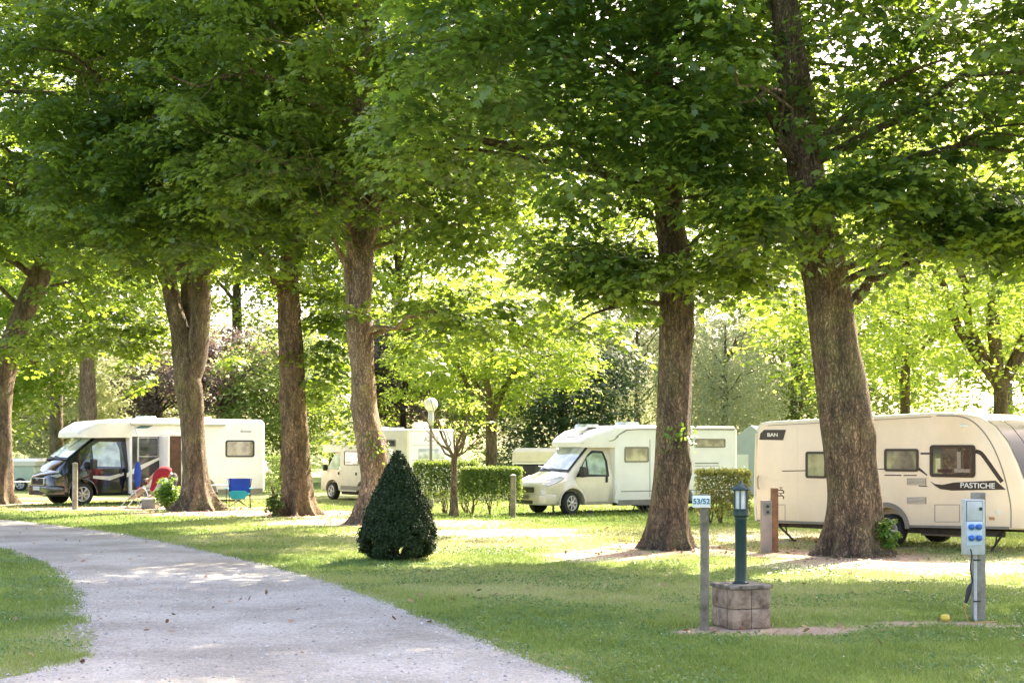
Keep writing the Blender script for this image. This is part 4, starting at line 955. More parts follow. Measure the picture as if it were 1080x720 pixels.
def motorhome(label, loc, rz, scale, length, cabmat, bodymat, nosemat, screen, zt=2.52, group=None, nose0=.42, dark=False, steer=0., ws=(-.02, 1.20, .70, 1.90), dw=(0, 0)):
    t = thing('motorhome', label, 'motorhome', loc, rz, group, scale); yc = W / 2
    def cr(x, w, wt, zb, belt, top, rt=.10):
        return [(x, yc - w + .05, zb), (x, yc - w, zb + .12), (x, yc - w, belt), (x, yc - wt, top - rt * .75), (x, yc - wt + rt, top - .01), (x, yc, top + .02 if x < 1 else top),
                (x, yc + wt - rt, top - .01), (x, yc + wt, top - rt * .75), (x, yc + w, belt), (x, yc + w, zb + .12), (x, yc + w - .05, zb)]
    arch = MB(); arch.lathe([(.435, -.4), (.435, .36)], (0, .04, .33), 28, 'Y'); arch.lathe([(.435, 0), (.435, .8)], (0, W - .36, .33), 28, 'Y')
    cab = MB(); cab.loft([cr(-.93, .62, .52, .34, .58, .76), cr(-.90, .76, .64, .30, .66, .85), cr(-.82, .86, .72, .28, .74, .93), cr(-.62, .92, .78, .27, .84, 1.0), *([cr(-.3, .94, .80, .27, .93, 1.10)] if ws[0] > -.2 else [cr(-.56, .93, .79, .27, .90, 1.14)]), cr(ws[0], .95, .80, .27, 1.0, ws[1], .07),
                          cr((ws[0] + ws[2]) / 2, .95, .765, .27, 1.02, (ws[1] + ws[3]) / 2 + .01, .07), cr(ws[2], .95, .73, .27, 1.05, ws[3], .07), cr(ws[2] + .15, .95, .73, .27, 1.05, ws[3] + .02, .07), cr(1.42, .95, .75, .27, 1.08, ws[3] + .04, .07)])
    cab.build('cab', cabmat, t, smooth=32, cut=arch)
    # black lining inside the front arches and arch lips
    for yy, sg in ((yc - .955, -1), (yc + .955, 1)):
        mb = MB(); pts = [(.43 * math.cos(a), yy, .33 + .43 * math.sin(a)) for a in np.linspace(R(-8), R(188), 20)]; mb.tube(pts, .022, 8); mb.build('wheel_arch', cabmat if not dark else M['blackpaint'], t)
    mb = MB(); mb.box((.05, yc, .55), (.7, 1.15, .5)); mb.build('engine_bay', M['blackplastic'], t)
    # windscreen follows the slope
    def slope(s0, s1, y0, y1, off, mat, name, nseg=8, par=None):
        mb = MB(); vs = []; n_ = nseg
        for i in (0, 1):
            s = (s0, s1)[i]
            for k in range(n_ + 1):
                u = k / n_; yl = y0 + (y1 - y0) * u; sh = 1 - .10 * s
                yy = yc + (yl - yc) * sh; bulge = .03 * (1 - ((yy - yc) / .8) ** 2)
                x_ = ws[0] + (ws[2] - ws[0]) * s; z_ = ws[1] + (ws[3] - ws[1]) * s
                vs.append((x_ - .7 * (off + bulge), yy, z_ + .7 * (off + bulge)))
        fs = [(k, k + 1, n_ + 2 + k, n_ + 1 + k) for k in range(n_)]
        m_ = len(vs); vs += [(a + .012, b, c - .012) for a, b, c in vs]
        fs += [tuple(q + m_ for q in f)[::-1] for f in fs]
        return mb.add(vs, fs).build(name, mat, par or t, smooth=60)
    slope(-.02, 1.0, yc - .77, yc + .77, .004, M['blackplastic'], 'screen_surround')
    wsc = slope(.06, .95, yc - .71, yc + .71, .018, screen, 'windscreen')
    if dark: slope(.06, .95, yc - .02, yc + .02, .026, M['blackplastic'], 'blind_join', 2, wsc)
    mb = MB(); a_, b_ = ws[0] - .04, ws[1] + .015; mb.tube([(a_, yc - .5, b_), (a_ + .06, yc - .1, b_ + .055), (a_ + .09, yc + .25, b_ + .095)], .012, 6); mb.build('wiper', M['blackplastic'], t); MB().tube([(a_, yc + .1, b_ + .015), (a_ + .06, yc + .4, b_ + .055), (a_ + .08, yc + .62, b_ + .075)], .012, 6).build('wiper', M['blackplastic'], t)
    # cab doors with windows, both sides
    ys = yc - .95
    for sg in (-1, 1):
        def Y_(v, z):      # side surface y at height z
            tt = 0 if z < 1.05 else (z - 1.05) / (1.86 - 1.05); return yc + sg * (.95 - .20 * min(tt, 1.1) + v)
        def patch(poly, v, mat, name, th=.012, par=None):
            a = [(x_, Y_(v, z_), z_) for x_, z_ in poly]; b = [(x_, Y_(v - th, z_), z_) for x_, z_ in poly]; n_ = len(a)
            fs = [tuple(range(n_)), tuple(range(2 * n_ - 1, n_ - 1, -1))] + [(i, n_ + i, n_ + (i + 1) % n_, (i + 1) % n_) for i in range(n_)]
            return MB().add(a + b, fs).build(name, mat, par or t, smooth=0)
        # door: lower skin and window frame
        lower = [(.42, .36), (1.20, .36), (1.26, .60), (1.26, 1.05), (.10, 1.05), (.16, .85), (.38, .70)]
        d = patch(lower, .010, cabmat, 'cab_door', .02)
        q0, q1 = dw; fr = [(.12 + q0, 1.06), (1.26, 1.06), (1.26, 1.5 + q1), (1.16, 1.78 + q1), (.78 + q0, 1.80 + q1), (.62 + q0, 1.68 + q1)]
        patch(fr, .010, M['blackplastic'] if not dark else M['blackpaint'], 'window_frame', .02, d)
        patch([(.56 + q0, 1.13), (1.16, 1.11), (1.17, 1.5 + q1), (1.10, 1.72 + q1), (.80 + q0, 1.73 + q1), (.56 + q0, 1.60 + q1)], .018, M['screen'], 'door_window', .012, d)
        patch([(.24 + q0, 1.13), (.50 + q0, 1.13), (.50 + q0, 1.53 + q1)], .018, M['darkglass'] if dark else M['screen'], 'quarter_light', .012, d)
        yd = yc + sg * .955
        MB().box((1.16, yd + sg * .02, .98), (.07, .03, .17)).build('handle', M['blackplastic'], d, bevel=.01)
        # mirror
        mb = MB(); mb.loft([[(.18, yc + sg * 1.14 + a, 1.20 + b) for a, b in rrect(-.10, .10, -.15, .15, .04)], [(.32, yc + sg * 1.14 + a * .8, 1.20 + b * .9) for a, b in rrect(-.10, .10, -.15, .15, .04)]])
        mb.box((.26, yc + sg * .98, 1.10), (.07, .16, .08)); mb.build('mirror', M['blackplastic'], t, smooth=40)
        # head lamps: swept-back lens on the bonnet corner
        hl = MB(); P_ = [(-.83, .70, .84), (-.80, .60, .915), (-.60, .66, 1.00), (-.28, .80, 1.075), (-.22, .87, 1.02), (-.5, .91, .90), (-.72, .875, .82)]
        pts = [(a - .012, yc + sg * (b + .012), c + .010) for a, b, c in P_]; ctr = (-.55, yc + sg * .80, .95); 
        hl.add([ctr] + pts + [(a + .05, yc + sg * (b - .06), c - .05) for a, b, c in P_], [(0, 1 + i, 1 + (i + 1) % 7) for i in range(7)] + [(1 + i, 8 + i, 8 + (i + 1) % 7, 1 + (i + 1) % 7) for i in range(7)])
        hl.build('headlight', M['headlamp'], t, smooth=50)
        MB().loft([[(-.86 + q, yc + sg * (.63 + q * .9) + a * .5, .52 + b) for a, b in rrect(-.16, .16, -.035, .035, .02)] for q in (0, .07)]).build('fog_light', M['headlamp'] if dark else M['blackplastic'], t)
    # grille, bumper, plate
    mb = MB(); mb.loft([[(-.955, yc + a, .70 + b) for a, b in rrect(-.40, .40, -.075, .075, .03)], [(-.87, yc + a, .70 + b) for a, b in rrect(-.44, .44, -.085, .085, .03)]]); gr = mb.build('grille', M['blackplastic'], t)
    mb = MB()
    for k in range(5): mb.box((-.962, yc, .645 + .028 * k), (.014, .74, .008))
    mb.build('grille_bars', M['blackpaint'] if dark else M['greytrim'], gr)
    if dark:
        mb = MB(); o_ = rrect(-.47, .47, -.115, .105, .06); i_ = rrect(-.44, .44, -.092, .085, .03); n_ = len(o_)
        vs = [(-.968, yc + a, .70 + b) for a, b in o_] + [(-.972, yc + a, .70 + b) for a, b in i_] + [(-.88, yc + a, .70 + b) for a, b in o_]
        mb.add(vs, [(k, (k + 1) % n_, n_ + (k + 1) % n_, n_ + k) for k in range(n_)] + [(2 * n_ + k, 2 * n_ + (k + 1) % n_, (k + 1) % n_, k) for k in range(n_)]); mb.build('grille_surround', M['silver'], t)
        mb = MB()
        for s in (-1, 1): mb.box((-.975, yc + s * .045, .755), (.012, .13, .022), rx=s * R(28))
        mb.build('badge', M['silver'], t)
    bp = MB(); bp.loft([[(-.985, yc + a, .43 + b) for a, b in rrect(-.62, .62, -.14, .13, .06)], [(-.93, yc + a, .43 + b) for a, b in rrect(-.80, .80, -.15, .15, .06)], [(-.78, yc + a, .43 + b) for a, b in rrect(-.93, .93, -.15, .16, .06)], [(-.55, yc + a, .43 + b) for a, b in rrect(-.962, .962, -.15, .15, .06)]])
    bp.build('bumper', cabmat, t, smooth=40)
    mb = MB(); mb.loft([[(-.995, yc + a, .36 + b) for a, b in rrect(-.42, .42, -.05, .05, .02)], [(-.95, yc + a, .36 + b) for a, b in rrect(-.45, .45, -.05, .05, .02)]]); mb.build('air_intake', M['blackplastic'], t)
    mb = MB(); mb.box((-1.003, yc, .50), (.012, .46, .10)); np_ = mb.build('number_plate', M['sign'] if dark else M['greytrim'], t)
    # nose above the cab and living body
    n0 = nose0
    nose = MB(); nose.loft([mring(n0, .72, ws[3] - 0, ws[3] + .13, .05), mring(n0 + .06, .80, ws[3] - .015, ws[3] + .20, .08), mring(n0 + .25, .90, ws[3] - .02, ws[3] + .31, .12), mring(n0 + .55, .98, ws[3] - .02, 2.36 if ws[3] < 1.95 else 2.44, .15), mring(n0 + .95, W / 2 - .01, ws[3] - .015, zt - .07, .16), mring(1.46, W / 2 - .005, ws[3] - .01, zt - .03, .16)])
    nose.build('overcab_roof', nosemat, t, smooth=30)
    rw = 3.83
    arch = MB(); arch.lathe([(.42, -.3), (.42, .32)], (rw, 0, .33), 28, 'Y'); arch.lathe([(.42, 0), (.42, .8)], (rw, W - .32, .33), 28, 'Y')
    body = MB(); body.loft([mring(1.40, W / 2 - .02, .33, zt - .04, .15), mring(1.46, W / 2, .30, zt - .02, .15), mring(2.1, W / 2, .30, zt, .15), mring(length - .08, W / 2, .30, zt, .15), mring(length, W / 2 - .05, .34, zt - .05, .13)])
    bo = body.build('coach_body', bodymat, t, smooth=30, cut=arch)
    MB().box(((1.5 + rw - .45) / 2, .02, .31), (rw - 1.95, .06, .16)).build('skirt', M['greytrim'], t); MB().box(((rw + .45 + length - .1) / 2, .02, .31), (length - .1 - rw - .45, .06, .16)).build('skirt', M['greytrim'], t)
    mb = MB(); mb.box((length * .5 + .6, .4, .28), (length - 2, .07, .12)); mb.box((length * .5 + .6, W - .4, .28), (length - 2, .07, .12)); mb.box((3, yc, .26), (.5, 1.2, .14)); mb.build('chassis', M['chassis'], t)
    st = steer
    wheel(t, 0, .12, .33, steer=st, wd=.2); wheel(t, rw, .10, .33)
    for x_ in (0, rw):
        w_ = wheel(t, x_, W - .12, .33); w_.rotation_euler[2] = math.pi + (st if x_ == 0 else 0)
    MB().lathe([(.14, 0), (.14, .015)], (-.0, .30, .33), 12, 'Y').build('brake_disc', M['chassis'], t)
    MB().box((length + .012, yc, 2.30), (.02, 1.2, .06)).build('rear_light_bar', M['redfab'], t)
    for s in (-1, 1): MB().box((length + .005, yc + s * .85, .75), (.03, .12, .4)).build('rear_light', M['redfab'], t, bevel=.01)
    return t

GV = 'motorhomes parked on the pitches'
# white/champagne motorhome (centre)
X2, Y2, _ = gp(606, 543)
th = R(32)
m2 = motorhome('white low-profile motorhome with champagne cab, left of the upright maple', (X2, Y2, 0), th, 1.0, 5.95, M['champagne'], M['white'], M['white'], M['screenwhite'], group=GV, steer=R(14))
window(m2, 1.72, 2.58, 1.46, 1.90, 0, M['greytrim'], M['creampane'])
window(m2, 4.3, 5.45, 1.88, 2.14, 0, M['greytrim'], M['creampane'])
window(m2, 3.0, 3.5, 1.46, 1.90, 0, M['greytrim'], M['creampane'])
for (x0, x1, z0, z1, nm, mt) in [(4.3, 5.2, 1.40, 1.43, 'stripe', 'greytrim'), (4.3, 5.2, 1.33, 1.345, 'stripe', 'greytrim'), (1.5, 5.85, .62, .645, 'stripe', 'greytrim'), (2.62, 2.64, .45, 2.1, 'door_seam', 'greytrim')]:
    MB().prism([(x0, z0), (x1, z0), (x1, z1), (x0, z1)], -.004, .001).build(nm, M[mt], m2, smooth=0)
MB().loft([[(1.36, -.012, .42), (1.55, -.012, .40), (1.62, -.012, .78), (1.5, -.012, .92)], [(1.36, .03, .42), (1.55, .03, .40), (1.62, .03, .78), (1.5, .03, .92)]]).build('side_fairing', M['white'], m2)
MB().tube(spine([(1.05, .17, 1.98), (1.35, .04, 2.14), (1.7, -.005, 2.33), (2.0, -.004, 2.40), (3.5, -.004, 2.42), (5.8, -.004, 2.42)], 5), .02, 8).build('roof_rail', M['greytrim'], m2)
MB().tube(spine([(.62, .22, 2.02), (1.0, .10, 2.06), (1.32, .02, 2.08), (1.5, -.01, 2.2)], 5), .014, 6).build('trim_line', M['greytrim'], m2)
for (x_, z_, s_) in [(1.15, 2.46, .55), (2.6, 2.54, .55), (4.3, 2.54, .7)]:
    MB().loft([[(x_ + a, W / 2 + b, z_) for a, b in rrect(-s_ / 2, s_ / 2, -.3, .3, .06)], [(x_ + a * .85, W / 2 + b * .85, z_ + .09) for a, b in rrect(-s_ / 2, s_ / 2, -.3, .3, .06)]]).build('roof_light', M['screenwhite'], m2)
mb = MB(); mb.loft([[(.74 + a, W / 2 + b, 2.20 + a * .45) for a, b in rrect(-.12, .12, -.35, .35, .05)], [(.72 + a * .9, W / 2 + b * .9, 2.245 + a * .45) for a, b in rrect(-.12, .12, -.35, .35, .05)]]); mb.build('skylight', M['darkglass'], m2)
text('Ducato', .075, M['greytext'], m2, (1.0, .094, .58), (R(90), 0, 0))
# props below it
def local(root, x, y, z=0):
    c, s = math.cos(root.rotation_euler.z), math.sin(root.rotation_euler.z); k = root.scale[0]
    return (root.location.x + k * (x * c - y * s), root.location.y + k * (x * s + y * c), z)
def stool(label, loc, rz):
    t = thing('step_stool', label, 'step stool', loc, rz)
    MB().box((0, 0, .24), (.42, .30, .03)).build('step', M['blackplastic'], t, bevel=.006)
    for s in (-1, 1):
        for q in (-1, 1): MB().tube([(s * .12, q * .1, .23), (s * .21, q * .14, 0)], .015, 6).build('leg', M['blackplastic'], t)
stool('black plastic step stool on the grass under the white motorhome door', local(m2, 2.1, -.25), th)
for (dx, dy) in ((-.55, .25), (2.95, .3)):
    t = thing('jack_stand', 'small dark jack standing under the front of the white motorhome' if dx < 0 else 'small dark jack standing under the middle of the white motorhome', 'jack', local(m2, dx, dy), 0, 'jacks under the white motorhome')
    MB().lathe([(.07, 0), (.07, .02), (.03, .03), (.025, .26), (.05, .27)], n=10).build('body', M['chassis'], t)
t = thing('wheel_chock', 'ramp-shaped wheel chock behind the front wheel of the white motorhome', 'chock', local(m2, .5, .05), th)
MB().prism([(-.15, 0), (.15, 0), (.15, .11), (.1, .12), (-.02, .04)], 0, .16).build('ramp', M['chassis'], t)

# black-cabbed motorhome (left)
X1, Y1, _ = gp(89, 533); th1 = R(40)
m1 = motorhome('large motorhome with glossy black cab, white body and open side door', (X1, Y1, 0), th1, 1.12, 5.95, M['blackpaint'], M['white'], M['warmwhite'], M['screen'], group=GV, nose0=-.05, dark=True, zt=2.55, ws=(-.40, 1.33, .47, 1.98), dw=(-.22, .12))
MB().prism([(1.47, .42), (1.70, .42), (2.35, 1.10), (2.35, 2.0), (1.47, 2.0)], -.005, .001).build('black_side_panel', M['blackpaint'], m1, smooth=0)
MB().prism([(1.30, .92), (1.55, 1.08), (2.35, 1.40), (2.35, 1.32), (1.75, 1.02), (1.30, .80)], -.010, -.004).build('stripe', M['text'], m1, smooth=0)
MB().prism([(.3, .78), (.8, .72), (1.24, .86), (1.24, .94), (.8, .84), (.3, .86)], W / 2 - .985, W / 2 - .955).build('cab_stripe', M['greybox'], m1, smooth=0)
window(m1, 1.62, 2.30, 1.40, 1.98, -.006, M['silver'], M['darkglass'], fw=.02)
window(m1, 4.55, 5.55, 1.38, 1.90, 0, M['blackplastic'], M['curtain'], fw=.04, r=.07)
MB().prism([(2.42, .45), (3.05, .45), (3.05, 2.02), (2.42, 2.02)], -.006, .002).build('doorway', M['interior'], m1, smooth=0)
mb = MB()
for (a, b, c, d) in [(2.39, .42, 2.43, 2.06), (3.04, .42, 3.08, 2.06), (2.43, 2.02, 3.04, 2.06)]: mb.box(((a + c) / 2, -.01, (b + d) / 2), (c - a, .03, d - b))
mb.build('door_frame', M['silver'], m1)
dr = MB().box((2.33, -.34, 1.24), (.045, .62, 1.56)).build('entrance_door', M['white'], m1, bevel=.015)
dr.location = (0, 0, 0)
MB().box((2.365, -.32, 1.02), (.02, .44, .5)).build('door_pocket', M['text'], dr, bevel=.01)
MB().box((2.38, -.60, 1.2), (.03, .03, .14)).build('handle', M['blackplastic'], dr)
MB().tube([(1.52, -.30, .28), (1.52, -.30, 2.0)], .022, 8).build('awning_leg', M['greybox'], m1)
MB().tube([(1.4, -.06, 2.38), (4.5, -.06, 2.38)], .055, 12).build('awning_cassette', M['silver'], m1)
MB().tube([(1.52, -.30, 2.0), (1.52, -.07, 2.33)], .02, 8).build('awning_arm', M['greybox'], m1)
mb = MB(); mb.loft([[(.70 + a, W / 2 + b, 2.24 + a * .42) for a, b in rrect(-.28, .28, -.42, .42, .06)], [(.69 + a * .9, W / 2 + b * .9, 2.29 + a * .42) for a, b in rrect(-.28, .28, -.42, .42, .06)]]); mb.build('skylight', M['darkglass'], m1)
MB().prism([(1.5, 2.24), (1.85, 2.36), (2.25, 2.37), (1.95, 2.25)], -.004, .001).build('blue_decal', paint('slate_blue_decal', (.07, .14, .19), .4), m1, smooth=0)
text('Benimar', .12, M['greytext'], m1, (5.25, -.004, 2.18), (R(90), 0, 0), shear=.4)
text('AR 536 XV', .085, M['greytext'], m1, (-1.012, W / 2, .50), (R(90), 0, R(-90)))
for (x_, s_) in [(2.4, .5), (4.2, .6)]:
    MB().loft([[(x_ + a, W / 2 + b, 2.545) for a, b in rrect(-s_ / 2, s_ / 2, -.3, .3, .06)], [(x_ + a * .85, W / 2 + b * .85, 2.63) for a, b in rrect(-s_ / 2, s_ / 2, -.3, .3, .06)]]).build('roof_light', M['screenwhite'], m1)
mb = MB()
for dz in (0, .28):
    mb.tube([(5.95, .3, 1.0 + dz), (6.25, .3, .9 + dz), (6.3, 1.0, .9 + dz), (6.25, 1.8, .9 + dz), (5.95, 1.8, 1.0 + dz)], .018, 8)
for yy in (.3, 1.0, 1.8): mb.tube([(5.97, yy, 1.45), (6.33, yy, .86)], .02, 8)
mb.build('bicycle_rack', M['alu'], m1)
MB().box((6.2, .62, 1.13), (.02, .5, .5), ry=R(-40)).build('rack_board', M['sign'], m1)

# over-cab motorhome, rear towards us
t = thing('motorhome', 'older beige over-cab motorhome behind the pinkish curved trunk', 'motorhome', (-7.15, 52.0, 0), R(-50), GV)
L3 = 5.6; yc = W / 2
arch = MB(); arch.lathe([(.40, -.3), (.40, .3)], (.85, 0, .32), 24, 'Y'); arch.lathe([(.40, -.3), (.40, .3)], (3.0, 0, .32), 24, 'Y')
MB().loft([[(x_, yc + a, b) for a, b in rrect(-w_, w_, .30, z_, .09)] for x_, w_, z_ in [(0, .85, .70), (.12, .90, .95), (.55, .95, 1.12), (1.05, .90, 1.78), (1.7, .93, 1.80)]]).build('cab', M['beige'], t, smooth=35, cut=arch)
MB().loft([mring(1.55, W / 2 - .02, .34, 2.45, .12), mring(1.65, W / 2, .32, 2.5, .12), mring(L3 - .06, W / 2, .32, 2.5, .12), mring(L3, W / 2 - .04, .36, 2.46, .1)]).build('coach_body', M['beige'], t, smooth=30, cut=arch)
MB().loft([mring(.30, W / 2 - .2, 1.75, 1.95, .06), mring(.36, W / 2 - .06, 1.72, 2.2, .1), mring(.7, W / 2 - .02, 1.70, 2.42, .12), mring(1.6, W / 2 - .01, 1.72, 2.48, .12)]).build('overcab_bunk', M['beige'], t, smooth=30)
MB().prism([(.75, 1.12), (1.45, 1.10), (1.45, 1.62), (1.06, 1.62)], yc - .965, yc - .90).build('cab_window', M['screen'], t, smooth=0)
window(t, 1.85, 2.75, 1.25, 1.75, 0, M['greytrim'], M['curtain']); window(t, 3.7, 5.0, 1.9, 2.15, 0, M['greytrim'], M['darkglass'])
MB().box((.52, -.05 + .1, 1.15), (.1, .18, .22)).build('mirror', M['blackplastic'], t, bevel=.02)
MB().box((1.32, .09, .95), (.06, .03, .1)).build('handle', M['blackplastic'], t); MB().box((2.6, -.01, .95), (.06, .03, .1)).build('handle', M['blackplastic'], t)
MB().prism([(1.6, .38), (5.5, .38), (5.5, .52), (1.6, .52)], -.005, .001).build('stripe', M['greytrim'], t, smooth=0)
MB().box((3.3, yc, .25), (4.2, 1.5, .12)).build('chassis', M['chassis'], t)
for x_ in (.85, 3.0):
    wheel(t, x_, .09, .31, spokes=5); w_ = wheel(t, x_, W - .09, .31); w_.rotation_euler[2] = math.pi
# rear wall details
MB().box((L3 - .001, yc, 1.43), (.010, 1.86, 1.95)).build('rear_panel', M['white'], t, bevel=.003)
for zz, hh_ in ((1.95, .012), (1.45, .012), (1.1, .012)): MB().box((L3 + .006, yc, zz), (.012, 1.7, hh_)).build('stripe', M['greytrim'], t)
text('AZUR', .24, M['greytext'], t, (L3 + .006, yc, 2.15), (R(90), 0, R(90)))
MB().box((L3 + .01, yc, 1.66), (.02, 1.1, .35)).build('rear_window', M['screenwhite'], t, bevel=.01)
for s in (-1, 1): MB().box((L3 + .01, yc + s * .9, .7), (.03, .1, .35)).build('rear_light', M['redfab'], t)
MB().box((2.6, yc, 2.55), (.6, .5, .12)).build('roof_vent', M['white'], t, bevel=.02); MB().box((4.6, yc + .3, 2.62), (.35, .4, .26)).build('roof_box', M['white'], t, bevel=.02)
MB().tube([(1.8, .2, 2.54), (5.2, .2, 2.54)], .02, 6).build('roof_rail', M['alu'], t)

# ------------------------------------------------------------------ caravan
thc = R(-44.6)
cv = thing('caravan', 'long cream touring caravan with dark swoosh graphics behind the thick maple', 'caravan', (4.97, 29.0, 0), thc)
WC = 2.15
prof = [(.02, .36), (-.01, .80), (.0, 1.60), (.02, 2.18), (.06, 2.29), (.14, 2.36), (.30, 2.385), (2.0, 2.44), (3.9, 2.51), (4.5, 2.515), (4.84, 2.45), (5.14, 2.25), (5.36, 1.97), (5.54, 1.60), (5.68, 1.22), (5.75, .95), (5.76, .70), (5.72, .44), (2.7, .39)]
cut = MB(); cut.lathe([(.40, -.3), (.40, .33)], (2.97, 0, .36), 28, 'Y'); cut.lathe([(.40, 0), (.40, .8)], (2.97, WC - .33, .36), 28, 'Y')
MB().prism(prof, 0, WC).build('body_shell', M['cream'], cv, smooth=40, bevel=.045, seg=3, cut=cut)
def strip(pts, w, y, mat, name, par=cv, th=.004):
    """flat band of width w along pts (x,z) on the side wall"""
    P = [Vector((a, b)) for a, b in pts]; L_, R_ = [], []
    for i, p in enumerate(P):
        d = (P[min(i + 1, len(P) - 1)] - P[max(i - 1, 0)]).normalized(); n_ = Vector((-d.y, d.x)); ww = w[i] if hasattr(w, '__len__') else w
        L_.append(p + n_ * ww / 2); R_.append(p - n_ * ww / 2)
    n = len(P); vs = [(q.x, y - th, q.y) for q in L_] + [(q.x, y - th, q.y) for q in R_] + [(q.x, y + .001, q.y) for q in L_] + [(q.x, y + .001, q.y) for q in R_]
    fs = []
    for i in range(n - 1): fs += [(i, i + 1, n + i + 1, n + i), (2 * n + i, 2 * n + i + 1, i + 1, i), (n + i, n + i + 1, 3 * n + i + 1, 3 * n + i)]
    return MB().add(vs, fs).build(name, mat, par, smooth=0)
rail = [(p[0], p[1]) for p in prof[4:9]]
MB().tube([(x_, .012, z_ - .005) for x_, z_ in [(.03, 2.22), (.07, 2.30), (.15, 2.365), (.3, 2.39), (2, 2.445), (3.9, 2.512), (4.34, 2.505)]], .028, 8).build('roof_rail', M['sign'], cv)
MB().tube([(-.0, .012, .40), (-.03, .012, .8), (-.015, .012, 1.6), (.01, .012, 2.18)], .022, 8).build('corner_trim', M['creamtrim'], cv)
seam = [(4.0, 2.475), (4.45, 2.455), (4.72, 2.35), (4.94, 2.14), (5.12, 1.86), (5.27, 1.50), (5.38, 1.10), (5.43, .80), (5.43, .47)]
strip([(v.x, v.y) for v in [Vector((p.x, p.z)) for p in spine([(a, 0, b) for a, b in seam], 5)]], .022, 0, M['greytrim'], 'front_seam')
strip([(.03, .40), (2.50, .41)], .045, 0, M['greytrim'], 'skirt_trim'); strip([(3.44, .42), (5.4, .465)], .045, 0, M['greytrim'], 'skirt_trim')
# wheel arch spat
pts = [(.44 * math.cos(a) + 2.97, .37 + .44 * math.sin(a)) for a in np.linspace(R(0), R(180), 20)]
strip(pts, .085, 0, M['greytrim'], 'wheel_arch', th=.02)
wheel(cv, 2.97, .06, .315, spokes=6); w_ = wheel(cv, 2.97, WC - .06, .315); w_.rotation_euler[2] = math.pi
# windows: local x from photo columns
def cx(px):      # local x on the near wall for a photo column
    k = (px - 540) / F; c, s = math.cos(thc), math.sin(thc); return (k * 29.0 - 4.97) / (c - k * s)
def cz(px, py): x_ = cx(px); return CAMH - (py - HOR) * (29.0 + x_ * math.sin(thc)) / F
window(cv, cx(850), cx(872), cz(860, 504), cz(860, 476), 0, M['decal'], M['curtain'], fw=.045, r=.05)
window(cv, cx(933), cx(969), cz(950, 497), cz(950, 473), 0, M['decal'], M['curtain'], fw=.045, r=.05)
wl = window(cv, cx(981), cx(1029), cz(1005, 503), cz(1005, 469), 0, M['decal'], M['darkglass'], fw=.06, r=.06)
x0, x1 = cx(985), cx(1025); z0, z1 = cz(1005, 500), cz(1005, 472)
for (a, b, c, d, mt) in [(.05, .18, .05, .6, 'creampane'), (.55, .95, .08, .22, 'taupe'), (.10, .5, .06, .2, 'interior'), (.62, .72, .2, .85, 'taupe'), (.80, .95, .2, .9, 'interior')]:
    MB().prism([(x0 + a * (x1 - x0), z0 + c * (z1 - z0)), (x0 + b * (x1 - x0), z0 + c * (z1 - z0)), (x0 + b * (x1 - x0), z0 + d * (z1 - z0)), (x0 + a * (x1 - x0), z0 + d * (z1 - z0))], -.0125, -.010).build('curtain', M[mt], wl, smooth=0)
def cp(lst): return [(cx(a), cz(a, b)) for a, b in lst]
def poly(lst, mat, name, th=.005): return MB().prism(cp(lst), -th, .001).build(name, mat, cv, smooth=0)
poly([(801, 463.5), (826, 464), (829, 453), (806, 453), (802, 457)], M['decal'], 'rear_badge')
text('BAN', .10, M['text'], cv, (cx(815), -.006, cz(815, 458.5)), (R(90), 0, 0), bold=.003, sx=1.3)
strip(cp([(825, 496.5), (850, 496)]), .018, 0, M['decal'], 'stripe'); strip(cp([(924, 494.5), (933, 494.3)]), .018, 0, M['decal'], 'stripe')
strip(cp([(933, 500.8), (951, 501)]), .02, 0, M['decal'], 'stripe'); strip(cp([(953, 501), (967, 501)]), .02, 0, M['decal'], 'stripe')
strip(cp([(969, 494), (973, 497), (978, 501)]), [.05, .04, .02], 0, M['decal'], 'stripe'); strip(cp([(971, 478), (981, 478)]), .035, 0, M['decal'], 'stripe'); strip(cp([(969, 512), (978, 512.5)]), .02, 0, M['decal'], 'stripe')
poly([(981, 507), (986, 510), (994, 511), (1006, 508.5), (1050, 506.5), (1061, 516), (1004, 517), (992, 515.5), (986, 512)], M['decal'], 'swoosh')
strip([(v.x, v.z) for v in spine([(a, 0, b) for a, b in cp([(1029, 475.5), (1035, 478), (1042, 487), (1049, 497), (1057, 508)])], 4)], .075, 0, M['decal'], 'swoosh')
text('PASTICHE', .135, M['text'], cv, (cx(1031), -.008, cz(1031, 512)), (R(90), 0, 0), bold=.002, sx=1.12)
for (a, b, c, d) in [(957, 977, 511, 504), (957, 977, 531, 524)]:
    v_ = poly([(a, b * 0 + c), (b, c), (b, d), (a, d)], M['taupe'], 'fridge_vent', .012)
    mb = MB(); 
    for k in range(5): z_ = cz(967, c) + (cz(967, d) - cz(967, c)) * (k + .5) / 5; mb.box(((cx(a) + cx(b)) / 2, -.016, z_), (cx(b) - cx(a) - .03, .008, .008))
    mb.build('louvres', M['creamtrim'], v_)
def outline(lst, name):
    p = cp(lst); p.append(p[0])
    for i in range(4): strip([p[i], p[i + 1]], .010, 0, M['greytrim'], name, th=.002 + .0006 * i)
outline([(986, 550), (1012, 550), (1012, 532), (986, 532)], 'locker_seam'); outline([(806, 550), (828, 550), (828, 532), (818, 532)], 'locker_seam')
MB().lathe([(.05, 0), (.055, -.01), (.03, -.016)], (cx(1053), 0, cz(1053, 540)), 16, 'Y').build('filler_cap', M['creamtrim'], cv)
MB().tube([(.10, -.03, 1.05), (.10, -.07, 1.08), (.10, -.07, 1.28), (.10, -.03, 1.31)], .012, 6).build('grab_handle', M['greytrim'], cv)
